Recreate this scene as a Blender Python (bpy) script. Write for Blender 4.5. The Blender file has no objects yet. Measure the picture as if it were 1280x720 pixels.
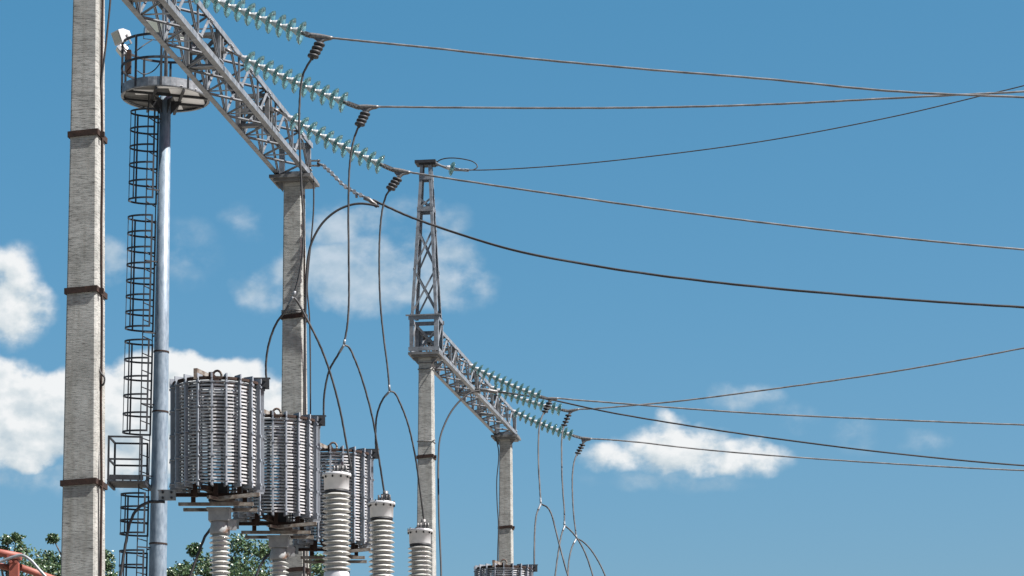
import bpy, math, random
from mathutils import Vector, Matrix

R = math.radians
rnd = random.Random(11)
sc = bpy.context.scene
col = sc.collection

# ------------------------------------------------------------------ view geometry
FPX, HOR, EYE = 3148.0, 1100.0, 1.6          # focal length and horizon (photo pixels), eye height


def at(px, py, Y):
    return Vector(((px - 640.0) / FPX * Y, Y, EYE + (HOR - py) / FPX * Y))


# ------------------------------------------------------------------ mesh builder
class MB:
    def __init__(self):
        self.v, self.f, self.s = [], [], []

    def add(self, vs, fs, smooth=False):
        o = len(self.v)
        self.v += [tuple(v) for v in vs]
        for f in fs:
            self.f.append(tuple(i + o for i in f))
            self.s.append(smooth)
        return self

    def box(self, c, size, M=None, ch=0.0):
        c = Vector(c)
        hx, hy, hz = size[0] / 2, size[1] / 2, size[2] / 2
        vs = [Vector((x, y, z)) for z in (-hz, hz) for (x, y) in ((-hx, -hy), (hx, -hy), (hx, hy), (-hx, hy))]
        if M is not None:
            vs = [M @ v for v in vs]
        vs = [v + c for v in vs]
        return self.add(vs, [(3, 2, 1, 0), (4, 5, 6, 7), (0, 1, 5, 4), (1, 2, 6, 5), (2, 3, 7, 6), (3, 0, 4, 7)])

    def bar(self, a, b, w, h, up=(0, 0, 1)):
        """rectangular bar from a to b; h along up, w across"""
        a, b = Vector(a), Vector(b)
        d = (b - a).normalized()
        up = Vector(up)
        x = d.cross(up)
        if x.length < 1e-5:
            x = d.cross(Vector((0, 1, 0)))
        x.normalize()
        u = x.cross(d).normalized()
        vs = []
        for p in (a, b):
            for (i, j) in ((-1, -1), (1, -1), (1, 1), (-1, 1)):
                vs.append(p + x * (i * w / 2) + u * (j * h / 2))
        return self.add(vs, [(3, 2, 1, 0), (4, 5, 6, 7), (0, 1, 5, 4), (1, 2, 6, 5), (2, 3, 7, 6), (3, 0, 4, 7)])

    def angle(self, a, b, leg, t, n1, n2):
        """steel angle: heel on the line a-b, legs run along n1 and n2"""
        a, b, n1, n2 = Vector(a), Vector(b), Vector(n1).normalized(), Vector(n2).normalized()
        prof = [(0, 0), (leg, 0), (leg, t), (t, t), (t, leg), (0, leg)]
        vs = [p + n1 * u + n2 * w for p in (a, b) for (u, w) in prof]
        n = 6
        fs = [(i, (i + 1) % n, n + (i + 1) % n, n + i) for i in range(n)]
        fs += [(5, 4, 3, 0), (3, 2, 1, 0), (6, 9, 10, 11), (6, 7, 8, 9)]
        if (b - a).dot(n1.cross(n2)) > 0:
            pass
        return self.add(vs, fs)

    def tube(self, pts, r, seg=8, caps=True, lobes=0, twist=0.0):
        pts = [Vector(p) for p in pts]
        n = len(pts)
        rs = r if isinstance(r, (list, tuple)) else [r] * n
        vs, fs = [], []
        ref = None
        s = 0.0
        for i, p in enumerate(pts):
            d = (pts[min(i + 1, n - 1)] - pts[max(i - 1, 0)]).normalized()
            if ref is None:
                ref = Vector((0, 0, 1)) if abs(d.z) < 0.9 else Vector((1, 0, 0))
            x = d.cross(ref).normalized()
            y = x.cross(d).normalized()
            ref = y
            if i:
                s += (p - pts[i - 1]).length
            for k in range(seg):
                a = 2 * math.pi * k / seg
                q = rs[i] * (1 + (0.14 * math.cos(lobes * a + twist * s) if lobes else 0))
                vs.append(p + x * (q * math.cos(a)) + y * (q * math.sin(a)))
        for i in range(n - 1):
            for k in range(seg):
                k2 = (k + 1) % seg
                fs.append((i * seg + k, i * seg + k2, (i + 1) * seg + k2, (i + 1) * seg + k))
        self.add(vs, fs, True)
        if caps:
            o = len(self.v) - len(vs)
            self.f.append(tuple(o + k for k in reversed(range(seg)))); self.s.append(False)
            self.f.append(tuple(o + (n - 1) * seg + k for k in range(seg))); self.s.append(False)
        return self

    def lathe(self, prof, seg=24, M=None, smooth=True, close=False):
        """prof: (radius, height) pairs round local Z"""
        vs, fs = [], []
        n = len(prof)
        for (r, z) in prof:
            for k in range(seg):
                a = 2 * math.pi * k / seg
                vs.append(Vector((r * math.cos(a), r * math.sin(a), z)))
        for i in range(n if close else n - 1):
            j = (i + 1) % n
            for k in range(seg):
                k2 = (k + 1) % seg
                fs.append((i * seg + k, i * seg + k2, j * seg + k2, j * seg + k))
        if not close:
            if prof[0][0] > 1e-4:
                fs.append(tuple(reversed(range(seg))))
            if prof[-1][0] > 1e-4:
                fs.append(tuple((n - 1) * seg + k for k in range(seg)))
        if M is not None:
            vs = [M @ v for v in vs]
        return self.add(vs, fs, smooth)

    def cyl(self, a, b, r, seg=12):
        return self.tube([a, b], r, seg)

    def ring(self, R0, w, h, z, seg=48, c=(0, 0), a0=0.0, a1=2 * math.pi):
        """flat band of radial thickness w and height h bent to radius R0"""
        full = abs(a1 - a0 - 2 * math.pi) < 1e-6
        n = seg if full else seg + 1
        vs, fs = [], []
        for k in range(n):
            a = a0 + (a1 - a0) * k / seg
            for (rr, zz) in ((R0 - w / 2, z - h / 2), (R0 + w / 2, z - h / 2), (R0 + w / 2, z + h / 2), (R0 - w / 2, z + h / 2)):
                vs.append((c[0] + rr * math.cos(a), c[1] + rr * math.sin(a), zz))
        for k in range(seg):
            k2 = (k + 1) % n
            for j in range(4):
                j2 = (j + 1) % 4
                fs.append((k * 4 + j, k2 * 4 + j, k2 * 4 + j2, k * 4 + j2))
        if not full:
            fs += [(0, 1, 2, 3), (seg * 4 + 3, seg * 4 + 2, seg * 4 + 1, seg * 4)]
        return self.add(vs, fs)

    def build(self, name, mat, parent=None, loc=None):
        me = bpy.data.meshes.new(name)
        me.from_pydata(self.v, [], self.f)
        me.polygons.foreach_set('use_smooth', self.s)
        mats = mat if isinstance(mat, (list, tuple)) else [mat]
        for m in mats:
            me.materials.append(m)
        me.update()
        if not getattr(self, 'loose', False):
            import bmesh
            bm = bmesh.new(); bm.from_mesh(me)
            bmesh.ops.recalc_face_normals(bm, faces=bm.faces)
            bm.to_mesh(me); bm.free()
        o = bpy.data.objects.new(name, me)
        col.objects.link(o)
        if parent is not None:
            o.parent = parent
        if loc is not None:
            o.location = loc
        return o


def shift(mb, d):
    d = Vector(d)
    mb.v = [tuple(Vector(v) - d) for v in mb.v]
    return mb


def empty(name, loc=(0, 0, 0), rz=0.0):
    o = bpy.data.objects.new(name, None)
    o.empty_display_size = 0.2
    col.objects.link(o)
    o.location = loc
    o.rotation_euler = (0, 0, rz)
    return o


def tag(o, label=None, cat=None, group=None, kind=None):
    if label: o['label'] = label
    if cat:
        o['category'] = cat
        o['kind'] = 'thing'
    if group: o['group'] = group
    if kind: o['kind'] = kind
    return o


def copy_tree(o, parent=None):
    c = o.copy()
    col.objects.link(c)
    c.parent = parent
    for ch in list(o.children):
        if ch.name in col.objects and ch is not c:
            copy_tree(ch, c)
    return c


def spline(pts, n=8):
    """Catmull-Rom through 3-D points"""
    P = [Vector(p) for p in pts]
    P = [P[0] * 2 - P[1]] + P + [P[-1] * 2 - P[-2]]
    out = []
    for i in range(1, len(P) - 2):
        p0, p1, p2, p3 = P[i - 1:i + 3]
        # centripetal parametrisation
        t0 = 0.0
        t1 = t0 + max((p1 - p0).length, 1e-4) ** 0.5
        t2 = t1 + max((p2 - p1).length, 1e-4) ** 0.5
        t3 = t2 + max((p3 - p2).length, 1e-4) ** 0.5
        for k in range(n):
            t = t1 + (t2 - t1) * k / n
            a1 = p0 * ((t1 - t) / (t1 - t0)) + p1 * ((t - t0) / (t1 - t0))
            a2 = p1 * ((t2 - t) / (t2 - t1)) + p2 * ((t - t1) / (t2 - t1))
            a3 = p2 * ((t3 - t) / (t3 - t2)) + p3 * ((t - t2) / (t3 - t2))
            b1 = a1 * ((t2 - t) / (t2 - t0)) + a2 * ((t - t0) / (t2 - t0))
            b2 = a2 * ((t3 - t) / (t3 - t1)) + a3 * ((t - t1) / (t3 - t1))
            out.append(b1 * ((t2 - t) / (t2 - t1)) + b2 * ((t - t1) / (t2 - t1)))
    out.append(P[-2])
    return out


def path(lst, Y0, Y1):
    """pixel polyline -> 3-D points, distance running evenly from Y0 to Y1"""
    L = [0.0]
    for i in range(1, len(lst)):
        L.append(L[-1] + math.hypot(lst[i][0] - lst[i - 1][0], lst[i][1] - lst[i - 1][1]))
    return [at(p[0], p[1], Y0 + (Y1 - Y0) * l / L[-1]) for p, l in zip(lst, L)]


# ------------------------------------------------------------------ materials
def newmat(name):
    m = bpy.data.materials.new(name)
    m.use_nodes = True
    nt = m.node_tree
    return m, nt, nt.nodes['Principled BSDF']


def ramp(nt, fac, stops):
    n = nt.nodes.new('ShaderNodeValToRGB')
    e = n.color_ramp.elements
    while len(e) < len(stops):
        e.new(0.5)
    for el, (p, c) in zip(e, stops):
        el.position = p
        el.color = (c[0], c[1], c[2], 1)
    nt.links.new(fac, n.inputs['Fac'])
    return n.outputs['Color']


def noise(nt, scale, detail=4, rough=0.55, vec=None, stretch=None):
    n = nt.nodes.new('ShaderNodeTexNoise')
    n.inputs['Scale'].default_value = scale
    n.inputs['Detail'].default_value = detail
    n.inputs['Roughness'].default_value = rough
    if vec is None:
        tc = nt.nodes.new('ShaderNodeTexCoord')
        vec = tc.outputs['Object']
    if stretch:
        mp = nt.nodes.new('ShaderNodeMapping')
        mp.inputs['Scale'].default_value = stretch
        nt.links.new(vec, mp.inputs['Vector'])
        vec = mp.outputs['Vector']
    nt.links.new(vec, n.inputs['Vector'])
    return n.outputs['Fac']


def bump(nt, bsdf, h, strength, dist=0.01):
    b = nt.nodes.new('ShaderNodeBump')
    b.inputs['Strength'].default_value = strength
    b.inputs['Distance'].default_value = dist
    nt.links.new(h, b.inputs['Height'])
    nt.links.new(b.outputs['Normal'], bsdf.inputs['Normal'])


def mixc(nt, fac, a, b, mode='MIX'):
    n = nt.nodes.new('ShaderNodeMix')
    n.data_type = 'RGBA'
    n.blend_type = mode
    for s, val in ((0, fac), (6, a), (7, b)):
        if isinstance(val, (int, float)):
            n.inputs[s].default_value = val
        elif isinstance(val, tuple):
            n.inputs[s].default_value = (val[0], val[1], val[2], 1)
        else:
            nt.links.new(val, n.inputs[s])
    return n.outputs[2]


def mottled(name, stops, scale=8, rough=0.55, metal=0.0, bumpk=0.15, stretch=None, spec=0.5, grime=None):
    m, nt, b = newmat(name)
    f = noise(nt, scale, 5, 0.6, stretch=stretch)
    c = ramp(nt, f, stops)
    if grime:
        g = noise(nt, grime[1], 6, 0.65)
        gm = ramp(nt, g, [(grime[2], (0, 0, 0)), (grime[2] + 0.12, (1, 1, 1))])
        c = mixc(nt, gm, c, grime[0])
    nt.links.new(c, b.inputs['Base Color'])
    b.inputs['Roughness'].default_value = rough
    b.inputs['Metallic'].default_value = metal
    b.inputs['Specular IOR Level'].default_value = spec
    if bumpk:
        bump(nt, b, f, bumpk)
    return m


M = {}
M['galv'] = mottled('galvanised_steel', [(0.3, (0.0596, 0.0663, 0.0741)), (0.55, (0.1156, 0.1268, 0.1391)), (0.75, (0.1752, 0.1894, 0.2049))], 9, 0.48, 0.15, 0.08,
                    grime=((0.0588, 0.0420, 0.0294), 6.0, 0.64))
M['galv_pole'] = mottled('galvanised_pole', [(0.32, (0.0620, 0.0892, 0.1169)), (0.5, (0.1033, 0.1357, 0.1681)), (0.68, (0.1412, 0.1785, 0.2119))], 7, 0.5, 0.12, 0.05,
                         stretch=(2, 2, 0.6), grime=((0.0840, 0.0966, 0.1092), 4.0, 0.64))
M['dark_steel'] = mottled('weathered_dark_steel', [(0.3, (0.0089, 0.0100, 0.0126)), (0.7, (0.0226, 0.0252, 0.0290))], 12, 0.6, 0.0, 0.1, spec=0.25)
M['cap_steel'] = mottled('column_cap_steel', [(0.3, (0.0462, 0.0479, 0.0487)), (0.7, (0.1092, 0.1117, 0.1134))], 9, 0.55, 0.1, 0.1,
                       grime=((0.0420, 0.0294, 0.0210), 7.0, 0.6))
M['cap_zinc'] = mottled('bright_zinc_caps', [(0.3, (0.2016, 0.2058, 0.2100)), (0.7, (0.3528, 0.3570, 0.3612))], 22, 0.45, 0.1, 0.1)
M['line'] = mottled('bare_line_wire', [(0.35, (0.0588, 0.0596, 0.0613)), (0.65, (0.1260, 0.1260, 0.1277))], 6, 0.55, 0.1, 0.1, spec=0.4)
M['panel_white'] = mottled('white_floor_panel', [(0.3, (0.5544, 0.5712, 0.5880)), (0.7, (0.6384, 0.6468, 0.6552))], 6, 0.5, 0.0, 0.0)
M['fitting'] = mottled('zinc_fittings', [(0.35, (0.0454, 0.0454, 0.0454)), (0.65, (0.1235, 0.1235, 0.1235))], 40, 0.5, 0.4, 0.2)
M['rust'] = mottled('rusty_steel', [(0.3, (0.0118, 0.0076, 0.0063)), (0.6, (0.0235, 0.0134, 0.0101)), (0.8, (0.0504, 0.0252, 0.0160))], 16, 0.85, 0.0, 0.25, spec=0.2)
M['flaked'] = mottled('flaking_paint_steel', [(0.36, (0.0378, 0.0218, 0.0143)), (0.48, (0.0756, 0.0605, 0.0470)), (0.66, (0.1428, 0.1369, 0.1243))], 9, 0.75, 0.0, 0.25)
M['frame_grey'] = mottled('grey_frame_paint', [(0.3, (0.1092, 0.1159, 0.1218)), (0.7, (0.1932, 0.1999, 0.2016))], 10, 0.6, 0.0, 0.1,
                          grime=((0.0714, 0.0378, 0.0227), 8.0, 0.58))
M['rib'] = mottled('blue_grey_rib_enamel', [(0.3, (0.1008, 0.1134, 0.1327)), (0.7, (0.1680, 0.1848, 0.2066))], 6, 0.4, 0.0, 0.05,
                   grime=((0.0420, 0.0336, 0.0277), 8.0, 0.6))
M['turn'] = mottled('aluminium_turns', [(0.3, (0.1714, 0.1754, 0.1814)), (0.55, (0.2722, 0.2762, 0.2822)), (0.75, (0.4032, 0.4062, 0.4133))], 5, 0.5, 0.1, 0.1)
M['gap_shade'] = mottled('painted_gap_shade', [(0.3, (0.0084, 0.0088, 0.0101)), (0.7, (0.0235, 0.0235, 0.0260))], 14, 0.7, 0.0, 0.1, spec=0.2)  # near-black: the shade inside the coil put into the colour
M['wire'] = mottled('stranded_aluminium', [(0.35, (0.0185, 0.0193, 0.0210)), (0.65, (0.0420, 0.0428, 0.0445))], 9, 0.65, 0.0, 0.1, spec=0.25)
M['cable'] = mottled('black_cable_sheath', [(0.3, (0.0118, 0.0118, 0.0126)), (0.7, (0.0235, 0.0235, 0.0252))], 20, 0.6, 0.0, 0.1, spec=0.25)
M['porcelain'] = mottled('porcelain_glaze', [(0.3, (0.2394, 0.2436, 0.2310)), (0.7, (0.3066, 0.3108, 0.2982))], 5, 0.14, 0.0, 0.0,
                         grime=((0.1680, 0.1638, 0.1428), 9.0, 0.60))
M['cap_white'] = mottled('chipped_white_metal', [(0.3, (0.3268, 0.3377, 0.3486)), (0.7, (0.4166, 0.4225, 0.4276))], 8, 0.4, 0.1, 0.05,
                         grime=((0.1344, 0.0924, 0.0672), 14.0, 0.67))
M['orange'] = mottled('faded_orange_paint', [(0.3, (0.1050, 0.0193, 0.0109)), (0.7, (0.1764, 0.0403, 0.0227))], 7, 0.65, 0.0, 0.2,
                      grime=((0.0336, 0.0151, 0.0109), 7.0, 0.56))
M['white_lamp'] = mottled('white_lamp_housing', [(0.3, (0.2299, 0.2413, 0.2520)), (0.7, (0.2848, 0.2904, 0.2961))], 10, 0.4, 0.0, 0.0)
M['bark'] = mottled('tree_bark', [(0.3, (0.0336, 0.0252, 0.0193)), (0.7, (0.0790, 0.0622, 0.0479))], 10, 0.9, 0.0, 0.5, stretch=(3, 3, 0.4))

# concrete with board marks
m, nt, b = newmat('cast_concrete')
tc = nt.nodes.new('ShaderNodeTexCoord')
f1 = noise(nt, 1.6, 6, 0.6, tc.outputs['Object'])
base = ramp(nt, f1, [(0.3, (0.190, 0.195, 0.186)), (0.7, (0.250, 0.254, 0.243))])
f2 = noise(nt, 26.0, 6, 0.70, tc.outputs['Object'], stretch=(0.45, 0.45, 3.6))
pit = ramp(nt, f2, [(0.33, (0.06, 0.06, 0.06)), (0.43, (0.62, 0.62, 0.62)), (0.54, (1, 1, 1))])
f3 = noise(nt, 2.2, 5, 0.6, tc.outputs['Object'], stretch=(4.0, 4.0, 0.3))
stain = ramp(nt, f3, [(0.30, (0.68, 0.66, 0.62)), (0.52, (1, 1, 1))])
f4 = noise(nt, 5.0, 5, 0.6, tc.outputs['Object'], stretch=(0.6, 0.6, 1.2))
pour = ramp(nt, f4, [(0.38, (0.80, 0.80, 0.79)), (0.60, (1.06, 1.06, 1.05))])
c = mixc(nt, 0.85, base, pit, 'MULTIPLY')
c = mixc(nt, 0.8, c, stain, 'MULTIPLY')
c = mixc(nt, 0.9, c, pour, 'MULTIPLY')
nt.links.new(c, b.inputs['Base Color'])
b.inputs['Roughness'].default_value = 0.9
b.inputs['Specular IOR Level'].default_value = 0.2
bump(nt, b, f2, 0.25, 0.008)
M['concrete'] = m

# toughened glass of the disc insulators
m, nt, b = newmat('teal_toughened_glass')
nt.nodes.remove(b)
out = nt.nodes['Material Output']
tr = nt.nodes.new('ShaderNodeBsdfTransparent'); tr.inputs['Color'].default_value = (0.80, 0.97, 0.98, 1)
tl = nt.nodes.new('ShaderNodeBsdfTranslucent'); tl.inputs['Color'].default_value = (0.48, 0.82, 0.82, 1)
df = nt.nodes.new('ShaderNodeBsdfDiffuse'); df.inputs['Color'].default_value = (0.20, 0.42, 0.43, 1)
gl = nt.nodes.new('ShaderNodeBsdfGlossy'); gl.inputs['Roughness'].default_value = 0.08
fr = nt.nodes.new('ShaderNodeFresnel'); fr.inputs['IOR'].default_value = 1.55
a1 = nt.nodes.new('ShaderNodeMixShader'); a1.inputs[0].default_value = 0.35
a2 = nt.nodes.new('ShaderNodeMixShader'); a2.inputs[0].default_value = 0.33
a3 = nt.nodes.new('ShaderNodeMixShader')
L = nt.links.new
L(tl.outputs[0], a1.inputs[1]); L(df.outputs[0], a1.inputs[2])
L(tr.outputs[0], a2.inputs[1]); L(a1.outputs[0], a2.inputs[2])
L(fr.outputs[0], a3.inputs[0]); L(a2.outputs[0], a3.inputs[1]); L(gl.outputs[0], a3.inputs[2])
L(a3.outputs[0], out.inputs['Surface'])
M['glass'] = m

# floodlight glass
m, nt, b = newmat('floodlight_glass')
b.inputs['Base Color'].default_value = (0.16, 0.18, 0.16, 1)
b.inputs['Roughness'].default_value = 0.12
M['lens'] = m

# leaves
m, nt, b = newmat('tree_leaves')
oi = nt.nodes.new('ShaderNodeNewGeometry')
rr = ramp(nt, oi.outputs['Random Per Island'], [(0.0, (0.02, 0.045, 0.018)), (0.5, (0.045, 0.085, 0.034)), (1.0, (0.10, 0.14, 0.072))])
L = nt.links.new
L(rr, b.inputs['Base Color'])
b.inputs['Roughness'].default_value = 0.38
out = nt.nodes['Material Output']
tl = nt.nodes.new('ShaderNodeBsdfTranslucent')
L(rr, tl.inputs['Color'])
mx = nt.nodes.new('ShaderNodeMixShader'); mx.inputs[0].default_value = 0.25
L(b.outputs[0], mx.inputs[1]); L(tl.outputs[0], mx.inputs[2]); L(mx.outputs[0], out.inputs['Surface'])
M['leaf'] = m

# ground: pale crushed stone
M['gravel'] = mottled('crushed_stone', [(0.3, (0.15, 0.141, 0.125)), (0.7, (0.22, 0.208, 0.185))], 3.0, 0.95, 0.0, 0.6, spec=0.2)

# ------------------------------------------------------------------ setting
g = MB()
g.add([(-1500, -300, 0), (1500, -300, 0), (1500, 3000, 0), (-1500, 3000, 0)], [(0, 1, 2, 3)])
tag(g.build('ground', M['gravel']), kind='structure')

# ------------------------------------------------------------------ shared directions
D = Vector((0.152, 1.0, 0)).normalized()        # along the gantry row
S = Vector((D.y, -D.x, 0))                      # across it, towards the line side (right)
UP = Vector((0, 0, 1))
ROT = -math.atan2(D.x, D.y)                     # rotation about Z of things squared to the row

COLS = {                                        # axis at the top, distance
    1: Vector((-4.452, 26.5, 0)),
    2: Vector((-3.098, 35.86, 0)),
    3: Vector((-1.626, 47.84, 0)),
    4: Vector((-0.135, 56.7, 0)),
}
ZT = 11.6
W_TOP, TAPER = 0.255, 0.0173


def colw(z):
    return W_TOP + (ZT - z) * TAPER


def column(k, bands, label, lean=0.0, cap=True, thin=()):
    root = empty('concrete_column', COLS[k], ROT)
    root.rotation_euler = (0, R(lean), ROT)
    tag(root, label, 'column', 'tapered concrete columns of the gantries')
    b = MB()
    ch = 0.018
    rings = []
    zs = [0.0, 3, 5, 7, 9, ZT - 0.09]
    for z in zs:
        h = colw(z) / 2
        p = [(-h + ch, -h), (h - ch, -h), (h, -h + ch), (h, h - ch), (h - ch, h), (-h + ch, h), (-h, h - ch), (-h, -h + ch)]
        rings.append([(x, y, z) for x, y in p])
    vs = [q for r_ in rings for q in r_]
    fs = []
    for i in range(len(zs) - 1):
        for j in range(8):
            j2 = (j + 1) % 8
            fs.append((i * 8 + j, i * 8 + j2, (i + 1) * 8 + j2, (i + 1) * 8 + j))
    fs.append(tuple(reversed(range(8))))
    fs.append(tuple((len(zs) - 1) * 8 + j for j in range(8)))
    b.add(vs, fs)
    b.build('shaft', M['concrete'], root)
    for z, hh in bands:
        h = colw(z) / 2 + 0.011
        s = MB()
        tl = 0.012
        for (a_, b_) in (((-h - .004, -h, z - tl), (h + .004, -h, z + tl)), ((h, -h - .004, z + tl), (h, h + .004, z)),
                         ((h + .004, h, z), (-h - .004, h, z)), ((-h, h + .004, z), (-h, -h - .004, z - tl))):
            s.bar(a_, b_, 0.016, hh)
        s.box((h + 0.03, -h + 0.08, z), (0.045, 0.03, hh * 0.9))
        s.build('strap', M['rust'], root)
    for z in thin:
        h = colw(z) / 2 + 0.007
        s = MB()
        s.tube([(-h, -h, z), (h, -h, z), (h, h, z), (-h, h, z), (-h, -h, z)], 0.009, 6)
        s.tube([(h, -h, z), (h + 0.06, -h - 0.05, z + .01)], 0.009, 6)
        s.build('wire_tie', M['fitting'], root)
    # earthing strip on the sunlit side
    e = MB()
    pts = []
    n = 24
    for i in range(n + 1):
        z = 0.05 + (ZT - 0.3) * i / n
        pts.append(Vector((colw(z) / 2 + 0.012, 0.015 * math.sin(i * 1.7) + 0.0, z)))
    for i in range(n):
        e.bar(pts[i], pts[i + 1], 0.012, 0.034 if k == 1 else 0.022, up=(0, 1, 0))
    if k <= 2:
        e.build('earthing_strip', M['rust'], root)
    if cap:
        c_ = MB()
        c_.box((0, 0, ZT - 0.045), (0.60, 0.58, 0.045))
        c_.box((0, 0, ZT - 0.085), (0.50, 0.48, 0.034))
        for sx in (-1, 1):
            c_.bar((sx * 0.27, -0.2, ZT - 0.03), (sx * 0.27, 0.2, ZT - 0.03), 0.05, 0.05)
            c_.add([(sx * 0.13, -0.14, ZT - 0.1), (sx * 0.25, -0.14, ZT - 0.1), (sx * 0.13, -0.14, ZT - 0.24),
                    (sx * 0.13, -0.128, ZT - 0.1), (sx * 0.25, -0.128, ZT - 0.1), (sx * 0.13, -0.128, ZT - 0.24)],
                   [(0, 1, 2), (5, 4, 3), (0, 3, 4, 1), (1, 4, 5, 2), (2, 5, 3, 0)])
        c_.build('cap_plate', M['cap_steel'], root)
    return root


def zz(py, Y):
    return EYE + (HOR - py) / FPX * Y


c1 = column(1, [(zz(172, 26.5), .060), (zz(367, 26.5), .060), (zz(606, 26.5), .060)],
            'tallest looking and nearest concrete column with three rusty straps beside the floodlight mast', lean=0.62)
c1.location.x -= 0.112
c2 = column(2, [(zz(398, 35.86), .058), (zz(714, 35.86), .058)],
            'concrete column carrying the far end of the larger beam behind the grey line traps', thin=(zz(391, 35.86), zz(393.5, 35.86)))
c3 = column(3, [(zz(572, 47.84), .060)],
            'concrete column with the tall lattice peak on top', thin=(zz(455, 47.84), zz(463, 47.84), zz(553, 47.84)))
c4 = column(4, [(zz(660, 56.7), .060)],
            'farthest and thinnest concrete column at the far end of the smaller beam')

# cable hanging beside the nearest column, loop lower down
cb = MB()
cb.tube(spline([at(142, -60, 26.4), at(138, 0, 26.4), at(133, 50, 26.4), at(127, 100, 26.42), at(124.5, 130, 26.45), at(124.5, 200, 26.46),
                at(124, 300, 26.46), at(124, 400, 26.46), at(123.5, 455, 26.46), at(126, 466, 26.42), at(130.5, 472, 26.42), at(129.5, 480, 26.42),
                at(124.5, 484, 26.45), at(123, 520, 26.45), at(123, 600, 26.4), at(123, 720, 26.4), at(123, 900, 26.4), at(122, 1100, 26.4)]), 0.011, 6)
tag(cb.build('earthing_cable', M['cable']), 'thin dark cable coming down the nearest column with a small loop halfway', 'cable')

# ------------------------------------------------------------------ lattice beams


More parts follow.
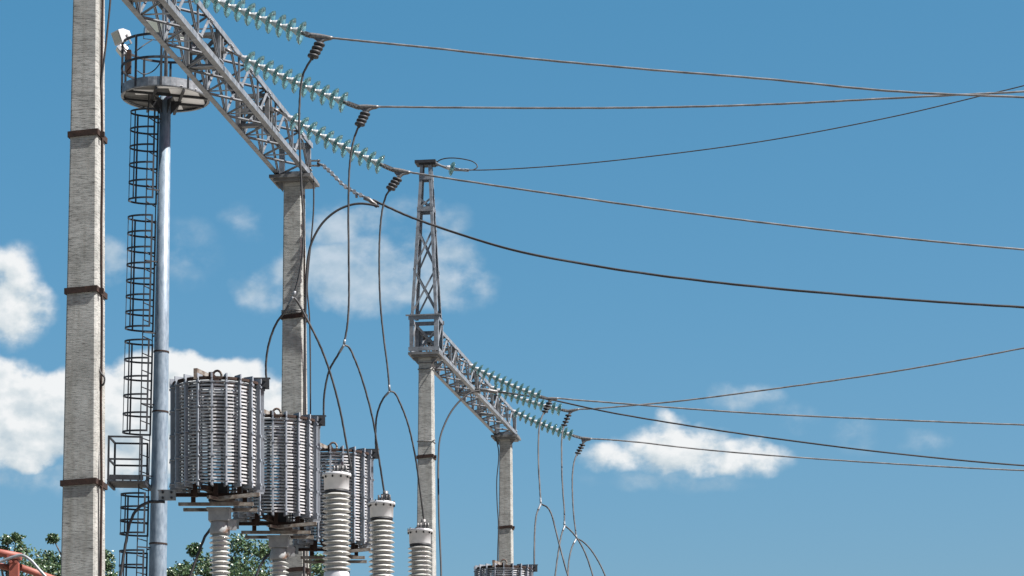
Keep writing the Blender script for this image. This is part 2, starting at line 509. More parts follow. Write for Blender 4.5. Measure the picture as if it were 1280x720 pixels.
def lattice_beam(A, B, ext0, ext1, label, skip_near=False):
    root = empty('lattice_beam', (A.x, A.y, ZT), 0)
    tag(root, label, 'beam', 'box lattice beams of the gantries')
    o = Vector((A.x, A.y, ZT))
    Ln = (B - A).length
    dd = (B - A).normalized()
    sd = Vector((dd.y, -dd.x, 0))
    hw, H = 0.245, 0.50
    z0 = 0.006

    def P(t, s, z):
        return dd * t + sd * (s * hw) + UP * (z0 + z)
    t0, t1 = -ext0, Ln + ext1
    leg, tk = 0.074, 0.009
    for (s, z) in ((-1, 0), (1, 0), (-1, H), (1, H)):
        m_ = MB()
        m_.angle(P(t0, s, z), P(t1, s, z), leg, tk, sd * (-s), UP * (1 if z == 0 else -1))
        m_.build('chord', M['galv'], root)
    n = int(round((t1 - t0 - 0.3) / 1.0))
    st = (t1 - t0 - 0.3) / n
    inn = hw - 0.016

    def Q(t, s, z):                       # just inside the chord legs
        return dd * t + sd * s + UP * (z0 + z)
    faces = {'bottom': MB(), 'top': MB(), 'near_side': MB(), 'far_side': MB()}
    r_ = 0.0
    for i in range(n):
        a = t0 + 0.15 + i * st
        mid, e = a + st / 2, a + st
        kw = 0.044
        # bottom and top zigzags
        for nm, z, nrm in (('bottom', 0.017, UP), ('top', H - 0.017, UP)):
            f_ = faces[nm]
            f_.bar(Q(a, -hw + 0.03, z), Q(mid, hw - 0.03, z), kw, 0.008, up=nrm)
            if i:
                f_.bar(Q(a, -hw + 0.03, z + 0.018), Q(a, hw - 0.03, z + 0.018), 0.028, 0.010, up=nrm)
            f_.bar(Q(a, -hw + 0.03, z), Q(mid, hw - 0.03, z), 0.008, kw * 0.8, up=nrm)
            f_.bar(Q(mid, hw - 0.03, z + 0.009), Q(e, -hw + 0.03, z + 0.009), kw * 0.85, 0.008, up=nrm)
            f_.bar(Q(mid, hw - 0.03, z + 0.009), Q(e, -hw + 0.03, z + 0.009), 0.008, kw * 0.7, up=nrm)
        # side zigzags
        for nm, s in (('near_side', 1), ('far_side', -1)):
            f_ = faces[nm]
            s0 = s * (hw - 0.017)
            s1 = s * (hw - 0.027)
            f_.bar(Q(a, s0, 0.03), Q(mid, s0, H - 0.03), 0.008, kw, up=dd)
            if i:
                f_.bar(Q(a, s * (hw - 0.032), 0.02), Q(a, s * (hw - 0.032), H - 0.02), 0.026, 0.022, up=dd)
            f_.bar(Q(a, s0, 0.03), Q(mid, s0, H - 0.03), kw * 0.8, 0.008, up=dd)
            f_.bar(Q(mid, s1, H - 0.03), Q(e, s1, 0.03), 0.008, kw, up=dd)
            f_.bar(Q(mid, s1, H - 0.03), Q(e, s1, 0.03), kw * 0.8, 0.008, up=dd)
    for i in range(n + 1):
        a = t0 + 0.15 + i * st
        for (t, z) in ((a, 0.075), (a + st / 2, H - 0.075)):
            if t > t1 - 0.1:
                continue
            for s in (-1, 1):
                gs = faces['near_side' if s > 0 else 'far_side']
                gs.bar(Q(t - 0.085, s * (hw - 0.0125), z), Q(t + 0.085, s * (hw - 0.0125), z), 0.004, 0.085)
                for q in (-0.05, 0.0, 0.05):
                    p_ = Q(t + q, s * (hw - 0.008), z + 0.012)
                    gs.tube([p_, p_ + sd * (s * 0.022)], 0.013, 6)
    for nm, mb in faces.items():
        mb.build('bracing', M['galv'], root)
    # end frames and the diaphragms that carry the strings
    for t in (t0 + 0.06, t1 - 0.06):
        f_ = MB()
        f_.box(Q(t, 0, 0.05), (2 * hw - 0.05, 0.09, 0.07), Matrix.Rotation(math.atan2(sd.y, sd.x), 3, 'Z'))
        f_.box(Q(t, 0, H - 0.05), (2 * hw - 0.05, 0.09, 0.07), Matrix.Rotation(math.atan2(sd.y, sd.x), 3, 'Z'))
        for s in (-1, 1):
            f_.bar(Q(t, s * (hw - 0.055), 0.02), Q(t, s * (hw - 0.055), H - 0.02), 0.075, 0.05, up=dd)
        f_.build('end_frame', M['galv'], root)
    for ts in diaphragms(Ln):
        f_ = MB()
        for dt in (-0.06, 0.06):
            for s in (-1, 1):
                f_.bar(Q(ts + dt, s * (hw - 0.045), 0.015), Q(ts + dt, s * (hw - 0.045), H - 0.015), 0.06, 0.05, up=dd)
        f_.bar(Q(ts, -hw + 0.06, H * 0.5), Q(ts, hw + 0.03, H * 0.5), 0.11, 0.05)
        f_.bar(Q(ts, -hw + 0.05, 0.055), Q(ts, hw - 0.05, 0.055), 0.10, 0.04)
        f_.bar(Q(ts, -hw + 0.05, H - 0.055), Q(ts, hw - 0.05, H - 0.055), 0.10, 0.04)
        f_.bar(Q(ts, -hw + 0.06, 0.06), Q(ts, hw - 0.06, H - 0.06), 0.05, 0.01, up=dd)
        f_.build('diaphragm', M['cap_steel'], root)
    return root


def diaphragms(Ln):
    return (Ln - 2.3, Ln - 4.75, Ln - 7.2)


A1, B1 = Vector((-3.098, 35.86, 0)) - D * 9.45, COLS[2]
A2, B2 = COLS[3], COLS[4]
lattice_beam(A1, B1, 0.3, 0.10, 'larger and nearer lattice beam sloping across the top left of the view')
lattice_beam(A2, B2, -0.27, 0.10, 'smaller and farther lattice beam between the peaked column and the thin column')


def attach(A, B, back):
    dd = (B - A).normalized()
    sd = Vector((dd.y, -dd.x, 0))
    return B - dd * back + sd * 0.30 + UP * (ZT + 0.255)


# ------------------------------------------------------------------ peak tower on column 3
def peak():
    base = Vector((COLS[3].x, COLS[3].y, ZT + 0.004))
    root = empty('lattice_peak', base, ROT)
    tag(root, 'slender lattice peak with an X-braced cage standing on the middle column', 'lattice tower')
    cw, chh, tw = 0.275, 0.66, 0.105
    zt = zz(206, 47.84) - base.z
    cage = MB()
    for sx in (-1, 1):
        for sy in (-1, 1):
            cage.angle((sx * cw, sy * cw, 0.0), (sx * cw, sy * cw, chh), 0.08, 0.01, (-sx, 0, 0), (0, -sy, 0))
    for z in (0.035, chh - 0.035):
        for s in (-1, 1):
            cage.bar((-cw - .02, s * (cw - 0.006), z), (cw + .02, s * (cw - 0.006), z), 0.018, 0.075)
            cage.bar((s * (cw - 0.006), -cw + .01, z), (s * (cw - 0.006), cw - .01, z), 0.014, 0.07)
    for s in (1,):
        cage.bar((-cw + .03, s * (cw - .02), 0.07), (cw - .03, s * (cw - .02), chh - 0.07), 0.05, 0.012, up=(0, 1, 0))
        cage.bar((cw - .03, s * (cw - .034), 0.07), (-cw + .03, s * (cw - .034), chh - 0.07), 0.05, 0.012, up=(0, 1, 0))
    for s in (-1, 1):
        cage.bar((s * (cw - .02), -cw + .03, 0.07), (s * (cw - .02), cw - .03, chh - 0.07), 0.05, 0.012, up=(1, 0, 0))
    cage.bar((-cw - .07, -cw, chh + .012), (cw + .05, -cw, chh + .012), 0.05, 0.022)
    cage.build('cage', M['galv'], root)
    # legs
    zb = chh + 0.024
    for sx in (-1, 1):
        for sy in (-1, 1):
            l = MB()
            l.angle((sx * cw * 0.93, sy * cw * 0.93, zb), (sx * tw, sy * tw * .8, zt), 0.058, 0.009, (-sx, 0, 0), (0, -sy, 0))
            l.build('leg', M['galv'], root)

    def q(sx, sy, z):
        k = (z - zb) / (zt - zb)
        return Vector((sx * (cw * 0.93 * (1 - k) + tw * k), sy * (cw * 0.93 * (1 - k) + tw * .8 * k), z))
    lv = [zb + (zt - zb) * k for k in (0.0, 0.30, 0.58, 0.70, 0.78, 0.91)]
    for i in range(len(lv) - 1):
        a, b_ = lv[i], lv[i + 1]
        if i in (2, 4):
            tp = MB()
            for s in (-1, 1):
                tp.bar(q(-1, s, b_), q(1, s, b_), 0.014, 0.085)
                tp.bar(q(s, -1, b_), q(s, 1, b_), 0.014, 0.085)
            tp.build('tie_plate', M['galv'], root)
            continue
        br = MB()
        for s in (-1, 1):
            e = Vector((0, s * -0.018, 0))
            if i < 4:
                br.bar(q(-1, s, a) + e, q(1, s, b_) + e, 0.034, 0.010, up=(0, 1, 0))
                br.bar(q(1, s, a) + e * 1.7, q(-1, s, b_) + e * 1.7, 0.034, 0.010, up=(0, 1, 0))
            e = Vector((s * -0.018, 0, 0))
            br.bar(q(s, -1, a) + e, q(s, 1, b_) + e, 0.034, 0.010, up=(1, 0, 0))
        br.build('bracing', M['galv'], root)
    t = MB()
    t.box((0.0, 0, zt + 0.03), (0.40, 0.30, 0.055))
    t.box((0.02, 0, zt - 0.01), (0.30, 0.20, 0.03))
    t.build('top_plate', M['dark_steel'], root)
    return root


peak()

# ------------------------------------------------------------------ insulator strings
disc_mesh = cap_mesh = None


def disc_parts():
    """one cap-and-pin glass disc, axis +Z, pitch 0.125"""
    gsh = MB()
    prof = [(0.040, 0.036), (0.060, 0.032), (0.090, 0.020), (0.118, 0.000), (0.1330, -0.022), (0.1335, -0.028), (0.1280, -0.029),
            (0.112, -0.012), (0.085, 0.006), (0.060, 0.016), (0.034, 0.018)]
    gsh.lathe([(r, z) for r, z in prof], 28)
    cp = MB()
    cp.lathe([(0.0, 0.102), (0.020, 0.100), (0.028, 0.090), (0.032, 0.070), (0.042, 0.055), (0.046, 0.035), (0.044, 0.022), (0.030, 0.006),
              (0.022, -0.004), (0.018, -0.020), (0.014, -0.032), (0.0, -0.034)], 14)
    return gsh, cp


def axis_matrix(p, d):
    """local +Z pointing along d at p"""
    return Matrix.Translation(p) @ d.to_track_quat('Z', 'Y').to_matrix().to_4x4()


proto_disc = proto_cap = None


def ins_string(a, b, n, label, pitch=0.1265, sag=0.035, clampdir=None, group='glass insulator strings of the line'):
    """from beam point a to clamp point b"""
    global proto_disc, proto_cap
    root = empty('insulator_string', a)
    tag(root, label, 'insulator', group)
    d = (b - a)
    Ln = d.length

    def pos(s):
        k = s / Ln
        return d * k - UP * (sag * 4 * k * (1 - k) * Ln * 0.5)
    lead = max(0.10, (Ln - pitch * n) * 0.52)
    lk = MB()
    # shackle and links at the beam end
    lk.tube([pos(-0.05), pos(lead * 0.3)], 0.020, 8)
    lk.tube([pos(lead * 0.25), pos(lead * 0.7)], 0.013, 8)
    dn = d.normalized()
    lk.bar(pos(lead * 0.45), pos(lead * 0.95), 0.05, 0.016)
    lk.build('link', M['fitting'], root)
    for i in range(n):
        s = lead + pitch * (i + 0.75)
        p, q = pos(s), pos(s + 0.02)
        ax = (p - q).normalized()              # cap looks back to the beam
        mat = axis_matrix(p, ax)
        if proto_disc is None:
            g_, c_ = disc_parts()
            o = g_.build('glass_disc', M['glass'], root)
            c = c_.build('metal_cap', M['cap_zinc'], o)
            proto_disc, proto_cap = o, c
        else:
            o = proto_disc.copy(); col.objects.link(o); o.parent = root
            c = proto_cap.copy(); col.objects.link(c); c.parent = o
        o.matrix_local = mat
    # twin plate and dead-end clamp
    e0 = lead + pitch * (n + 0.25)
    cl = MB()
    cl.tube([pos(e0 - 0.05), pos(e0 + 0.04)], 0.024, 8)
    cl.bar(pos(e0), pos(Ln), 0.014, 0.055)
    side = dn.cross(UP).normalized() * 0.026
    cl.bar(pos(e0) + side, pos(Ln) + side, 0.010, 0.05)
    for k in (0.2, 0.55, 0.9):
        pp = pos(e0 + (Ln - e0) * k)
        cl.cyl(pp - side * 1.3, pp + side * 2.2, 0.018, 8)
    cl.build('twin_plate', M['fitting'], root)
    return root


# string data: attachment back from the far column, clamp pixel, distance, count
def clamp_and_wire(name, label, clamp, pts, rad, group, spur=None):
    root = empty(name, clamp)
    tag(root, label, 'wire', group)
    w = MB()
    w.tube(shift_pts(spline(pts, 10), clamp), rad, 10, lobes=3, twist=60.0)
    w.build('conductor', M['line'], root)
    k = MB()
    k.tube(shift_pts(spline([pts[0], pts[0].lerp(pts[1], 0.5), pts[1]], 4), clamp), [0.030, 0.031, 0.031, 0.031, 0.029, 0.027, 0.024, 0.021, 0.017], 10)
    if spur:
        k.tube(shift_pts(spline(spur, 5), clamp), 0.020, 8)
        # web between clamp barrel and spur
        a, b_, c_ = pts[0] - clamp, (pts[0].lerp(pts[1], 0.7)) - clamp, spur[-1] - clamp
        t = Vector((0, 0.012, 0))
        k.add([a - t, b_ - t, c_ - t, a + t, b_ + t, c_ + t], [(0, 1, 2), (5, 4, 3), (0, 3, 4, 1), (1, 4, 5, 2), (2, 5, 3, 0)])
    k.build('dead_end_clamp', M['fitting'], root)
    return root


def shift_pts(pts, o):
    return [p - o for p in pts]


def dropper(name, label, stack, main, left, right, Y0, YT, YL, YR, r=0.0125):
    """stack: pixel pair of the bolted clamp; main/left/right pixel polylines"""
    o = at(main[0][0], main[0][1], Y0)
    root = empty(name, o)
    tag(root, label, 'wire', 'forked conductors dropping from the strings to the equipment')
    pm = spline(path(main, Y0, YT), 8)
    m_ = MB(); m_.tube(shift_pts(pm, o), r, 10, lobes=3, twist=60.0); m_.build('drop_wire', M['wire'], root)
    l_ = MB(); l_.tube(shift_pts(spline(path(left, YT, YL), 8), o), r, 10, lobes=3, twist=60.0); l_.build('branch_wire', M['wire'], root)
    r_ = MB(); r_.tube(shift_pts(spline(path(right, YT, YR), 8), o), r, 10, lobes=3, twist=60.0); r_.build('branch_wire', M['wire'], root)
    t_ = MB()
    tl = spline(path(left, YT, YL), 8)
    t_.tube(shift_pts(tl[:6], o), r * 1.3, 8)
    t_.tube(shift_pts(pm[-3:], o), r * 1.3, 8)
    t_.build('tee_clamp', M['galv'], root)
    s_ = MB()
    a, b_ = at(stack[0][0], stack[0][1], Y0), at(stack[1][0], stack[1][1], Y0)
    ax = (b_ - a)
    s_.tube([a - o, b_ + ax * 0.2 - o], 0.022, 8)
    n = 4
    for i in range(n):
        p = a + ax * (0.1 + 0.85 * i / (n - 1))
        mtx = axis_matrix(p - o, (ax.normalized() + Vector((0.35, 0, 0.0))).normalized())
        s_.lathe([(0.0, -0.016), (0.062, -0.014), (0.066, 0.0), (0.062, 0.014), (0.0, 0.016)], 12, mtx)
    s_.build('bolted_clamp', M['dark_steel'], root)
    return root


# gantry 1 --------------------------------------------------------
P1 = [  # back, end pixel, Y, discs, word
    (7.2, (386, 44), 28.69, 12, 'highest string of glass discs, half cut by the top edge of the photo'),
    (4.75, (447, 134), 31.14, 11, 'middle string of glass discs hanging off the larger lattice beam'),
    (2.3, (490, 212), 33.60, 11, 'lowest string of glass discs on the larger lattice beam, near its column'),
]
for back, (px, py), Y, n, lab in P1:
    ins_string(attach(A1, B1, back), at(px, py, Y), n, lab)
WG = 'line conductors running off to the right'
clamp_and_wire('line_conductor', 'uppermost wire sloping down right from the highest insulator string', at(386, 44, 28.69),
               path([(386, 44), (416, 47.5), (480, 54), (540, 60), (640, 71), (800, 86), (960, 99), (1110, 113.5), (1280, 121.5), (1500, 128), (1900, 128)], 28.69, 26.6), 0.0120, WG,
               [at(414, 48, 28.66), at(405, 50, 28.66), at(400, 54, 28.66)])
clamp_and_wire('line_conductor', 'nearly level wire from the middle string of the larger beam, curving up at right', at(447, 134, 31.14),
               path([(447, 134), (473, 133.5), (540, 134.2), (640, 135), (800, 134.5), (960, 130.5), (1120, 122.5), (1210, 118), (1280, 114.5), (1500, 100), (1900, 66)], 31.14, 28.9), 0.0122, WG,
               [at(471, 134, 31.11), at(463, 136, 31.11), at(457, 141, 31.11)])
clamp_and_wire('line_conductor', 'wire crossing in front of the lattice peak from the lowest string of the larger beam', at(490, 212, 33.60),
               path([(490, 212), (513, 215.5), (560, 223), (640, 235), (800, 258), (960, 279), (1120, 297), (1280, 312), (1500, 328), (1900, 346)], 33.60, 31.2), 0.0128, WG,
               [at(511, 216, 33.57), at(503, 218, 33.57), at(498, 223, 33.57)])

dropper('dropper_wire', 'forked drop wire from the highest string, its fork in front of the middle-left column', ((400, 54), (391, 71)),
        [(391.5, 70), (386, 79), (380, 90), (376.5, 105), (374.5, 130), (374, 160), (375.5, 205), (377.5, 245), (379.5, 275), (378, 318), (373.5, 346), (367, 370)],
        [(366.5, 371), (357, 388), (345, 405), (336, 430), (332.5, 455), (333, 477)],
        [(366.5, 371), (371, 376), (380, 392), (400, 432), (413, 467), (425, 512), (434, 560), (439, 586)], 28.66, 28.9, 29.12, 29.5)
dropper('dropper_wire', 'forked drop wire from the middle string, forking above the second line trap', ((457, 141), (449.5, 156)),
        [(450, 155), (445, 166), (440.5, 182), (437, 208), (435.5, 260), (436, 330), (436, 380), (434, 408), (430, 430)],
        [(430, 431), (421, 446), (412, 462), (405.5, 492), (404.5, 522)],
        [(430, 431), (436, 434), (443, 448), (452, 472), (466, 524), (474, 575), (481, 620)], 31.11, 31.2, 31.42, 31.74)
dropper('dropper_wire', 'forked drop wire from the lowest string, forking above the third line trap', ((497.5, 223), (488, 236)),
        [(488.5, 235), (482.5, 245), (478, 262), (475, 290), (474, 330), (475.5, 380), (480, 425), (484.5, 460), (487, 488)],
        [(487, 489), (478, 500), (471, 520), (469.5, 545), (470, 564)],
        [(487, 489), (493, 491), (501, 506), (510, 530), (519, 570), (525, 612), (530.5, 655)], 33.57, 33.7, 33.92, 34.22)

# fibre cable on the low hook of gantry 1
fo = at(391, 205, 35.75)
fr_ = empty('messenger_cable', fo)
tag(fr_, 'thick dark cable hooked to the larger beam by a pale twisted grip', 'cable')
k = MB()
pts = path([(466, 250), (480, 256.5), (510, 270), (540, 281), (640, 312), (760, 335), (900, 353.5), (1100, 372), (1280, 384), (1500, 394), (1900, 404)], 35.3, 33.0)
k.tube(shift_pts(spline(pts, 10), fo), 0.0165, 10, lobes=3, twist=49.85)
k.build('cable', M['cable'], fr_)
k = MB()
gp = shift_pts(spline(path([(403, 206), (415, 217), (430, 232), (445, 241), (470, 253)], 35.7, 35.3), 8), fo)
k.tube(gp, 0.018, 8, lobes=3, twist=40)
for i in range(2, len(gp) - 1, 3):
    k.cyl(gp[i] - Vector((0, .03, .0)), gp[i] + Vector((0, .03, .0)), 0.028, 8)
k.tube([gp[-9] - UP * 0.0, gp[-9] - UP * 0.07 + Vector((.01, 0, 0))], 0.02, 6)
k.build('rod_grip', M['galv'], fr_)
k = MB()
a = at(389, 204, 35.75) - fo
for dz in (-0.035, 0.035):
    k.bar(a + Vector((-0.02, 0, dz)), a + Vector((0.13, 0, dz)), 0.04, 0.016)
k.bar(a + Vector((-0.03, 0, 0)), a + Vector((0.0, 0, 0)), 0.07, 0.10)
k.tube([a + Vector((0.10, 0, -0.05)), a + Vector((0.10, 0, 0.05))], 0.016, 8)
k.tube([a + Vector((0.09, 0, 0)), gp[1]], 0.016, 8)
k.tube(shift_pts(path([(455, 247), (462, 250), (472, 258), (466, 254)], 35.3, 35.3), fo), 0.03, 8)
k.build('hook_bracket', M['fitting'], fr_)
jp = MB()
jp.tube(spline(path([(474, 258), (462, 255.5), (450, 254.5), (437, 256.5), (420, 264), (403, 279), (390, 302), (385, 322), (383, 345), (382, 380), (381, 420), (380.5, 470), (380, 560), (380, 720), (380, 900), (380, 1085)], 35.25, 35.55), 8), 0.0165, 8)
tag(jp.build('looped_cable', M['cable']), 'dark cable arching from the rod grip down the middle-left column', 'cable')
jp = MB()
jp.tube(spline(path([(392, 222), (392, 260), (389, 300), (385.5, 335), (384, 360), (386.5, 390), (387.5, 420), (388, 480), (388, 560), (388, 720), (388, 900), (388, 1085)], 35.8, 35.7), 8), 0.012, 6)
tag(jp.build('earth_wire', M['cable']), 'thin dark wire hanging straight from the beam end beside the middle-left column', 'wire')

# gantry 2 --------------------------------------------------------
P2 = [
    (7.1, (684, 498.5), 49.85, 12, 'upper and leftmost string of glass discs on the smaller beam'),
    (4.7, (710, 514), 52.25, 12, 'middle string of glass discs on the smaller beam, between its two neighbours'),
    (2.3, (726, 547.5), 54.65, 11, 'lowest string of glass discs on the smaller beam, ending above the small cloud'),
]
for back, (px, py), Y, n, lab in P2:
    ins_string(attach(A2, B2, back), at(px, py, Y), n, lab, sag=0.06)
rw = 0.0160
clamp_and_wire('line_conductor', 'wire of the smaller beam that runs almost level above the small cloud', at(684, 498.5, 49.85),
               path([(684, 498.5), (698, 498), (720, 500), (760, 503), (860, 511), (960, 517.5), (1120, 525), (1280, 531), (1500, 537), (1900, 540)], 49.85, 47), rw, WG,
               [at(696, 499, 49.83), at(690, 500, 49.83), at(686, 503, 49.83)])
clamp_and_wire('line_conductor', 'wire of the smaller beam that climbs steadily to the right edge', at(710, 514, 52.25),
               path([(710, 514), (724, 511.5), (740, 511), (800, 506), (860, 500), (960, 487), (1120, 464), (1280, 435), (1500, 390), (1900, 300)], 52.25, 48), rw, WG,
               [at(722, 512, 52.23), at(715, 514.5, 52.23), at(711, 518, 52.23)])
clamp_and_wire('line_conductor', 'lowest wire, passing across the small white cloud', at(726, 547.5, 54.65),
               path([(726, 547.5), (740, 548.5), (760, 549.5), (800, 553), (860, 560), (960, 569), (1120, 580), (1280, 588), (1500, 594), (1900, 598)], 54.65, 51.5), rw, WG,
               [at(738, 549.5, 54.63), at(732, 551, 54.63), at(728, 555, 54.63)])
dropper('dropper_wire', 'forked drop wire of the smaller beam with its fork above the low line trap', ((687, 503), (681, 515)),
        [(681, 514), (677, 522), (674, 535), (673, 575), (674.5, 605), (676, 629)],
        [(676, 630), (671, 642), (669, 656), (668, 680), (668, 709)],
        [(676, 630), (684, 634), (689, 642), (694, 660), (700, 684), (710, 720), (722, 756)], 49.83, 48.0, 46.35, 46.9, 0.0155)
dropper('dropper_wire', 'forked drop wire of the smaller beam, between two other forked wires', ((711, 518), (705, 532)),
        [(705, 531), (702.5, 545), (702, 570), (703, 605), (705.5, 640), (705.5, 656)],
        [(706, 657), (702, 668), (698, 690), (694, 720), (691, 760)],
        [(706, 657), (712, 662), (720, 671), (730, 688), (741, 720), (750, 770)], 52.23, 49.85, 48.7, 49.3, 0.0155)
dropper('dropper_wire', 'rightmost forked drop wire of the smaller beam, crossing its neighbour at the fork', ((728.5, 555), (722, 567)),
        [(722, 566), (718, 576), (715.5, 595), (716.5, 635), (719, 660), (720.5, 672)],
        [(720.5, 673), (715, 684), (711, 702), (710, 722), (709, 770)],
        [(720.5, 673), (727, 676), (736, 684), (747, 700), (757, 721), (772, 770)], 54.63, 52.25, 51.0, 51.6, 0.0155)
fo2 = at(596, 487.5, 51.2)
fr2 = empty('messenger_cable', fo2)
tag(fr2, 'dark cable crossing the glass strings of the smaller beam and running right', 'cable')
k = MB()
k.tube(shift_pts(spline(path([(596, 487.5), (612, 488.5), (640, 492), (690, 500), (760, 515), (860, 532), (960, 547), (1120, 567), (1280, 582), (1500, 594), (1900, 606)], 51.2, 49.0), 10), fo2), 0.0160, 10, lobes=3, twist=50)
k.build('cable', M['cable'], fr2)
k = MB()
k.tube(shift_pts(path([(594, 487), (606, 487.5), (622, 490)], 51.15, 51.1), fo2), 0.034, 8)
k.bar(at(594, 487, 51.22) - fo2 - UP * .03, at(600, 488, 51.2) - fo2 - UP * .03, 0.14, 0.06)
k.build('hook_bracket', M['fitting'], fr2)
jp = MB()
jp.tube(spline(path([(600, 488), (588, 491), (577, 499), (565, 513), (556, 530), (550, 548), (548, 575), (548.5, 640), (550.5, 690), (551.5, 720), (552, 900), (552, 1070)], 51.1, 47.6), 8), 0.019, 8)
tag(jp.build('looped_cable', M['cable']), 'dark cable arching from the smaller beam down beside the peaked column', 'cable')
jp = MB()
jp.tube(spline(path([(617, 540), (622, 556), (623.5, 570), (621, 600), (621.5, 630), (623, 655), (622, 700), (622, 900), (622, 1060)], 56.5, 56.45), 8), 0.014, 6)
tag(jp.build('earth_wire', M['cable']), 'thin dark wire bowing away from the left edge of the farthest column', 'wire')

# overhead ground wire with single disc on the peak
pk = Vector((COLS[3].x, COLS[3].y, 0))
gw0 = at(548, 205.5, 47.8)
gr = empty('ground_wire', gw0)
tag(gr, 'thin wire from the tip of the lattice peak rising to the right edge', 'wire')
k = MB()
k.tube(shift_pts(spline(path([(578, 211.5), (590, 212.5), (620, 212), (700, 207), (800, 197), (960, 175.5), (1120, 145), (1230, 119), (1280, 107), (1500, 48), (1900, -80)], 47.7, 43), 10), gw0), 0.011, 8)
k.build('wire', M['wire'], gr)
k = MB()
k.tube(shift_pts(spline(path([(545, 203.5), (550, 200), (557, 198), (567, 197.5), (580, 199), (591, 202), (596, 206), (596.5, 209), (592, 212), (584, 213)], 47.8, 47.5), 6), gw0), 0.011, 6)
k.build('jumper_loop', M['cable'], gr)
k = MB()
hp = shift_pts(path([(543, 203.5), (552, 207.5), (558, 209.5), (566, 211), (572, 212), (586, 213)], 47.75, 47.7), gw0)
k.tube(hp, [0.03, 0.022, 0.03, 0.04, 0.03, 0.022], 8)
k.tube([hp[4], hp[5]], 0.028, 8)
k.build('tension_fitting', M['galv'], gr)
o = proto_disc.copy(); col.objects.link(o); o.parent = gr
c = proto_cap.copy(); col.objects.link(c); c.parent = o
o.matrix_local = axis_matrix(at(564, 210.5, 47.72) - gw0, Vector((-1, -0.35, 0.22)).normalized())

# ------------------------------------------------------------------ line traps
RT = 0.545
ZB, ZTP = 6.10, 7.36                             # underside and top of the ribs


def holes_plate(mb, c, w, h, t, M3=None, n=(2, 2)):
    mb.box(c, (w, t, h), M3)


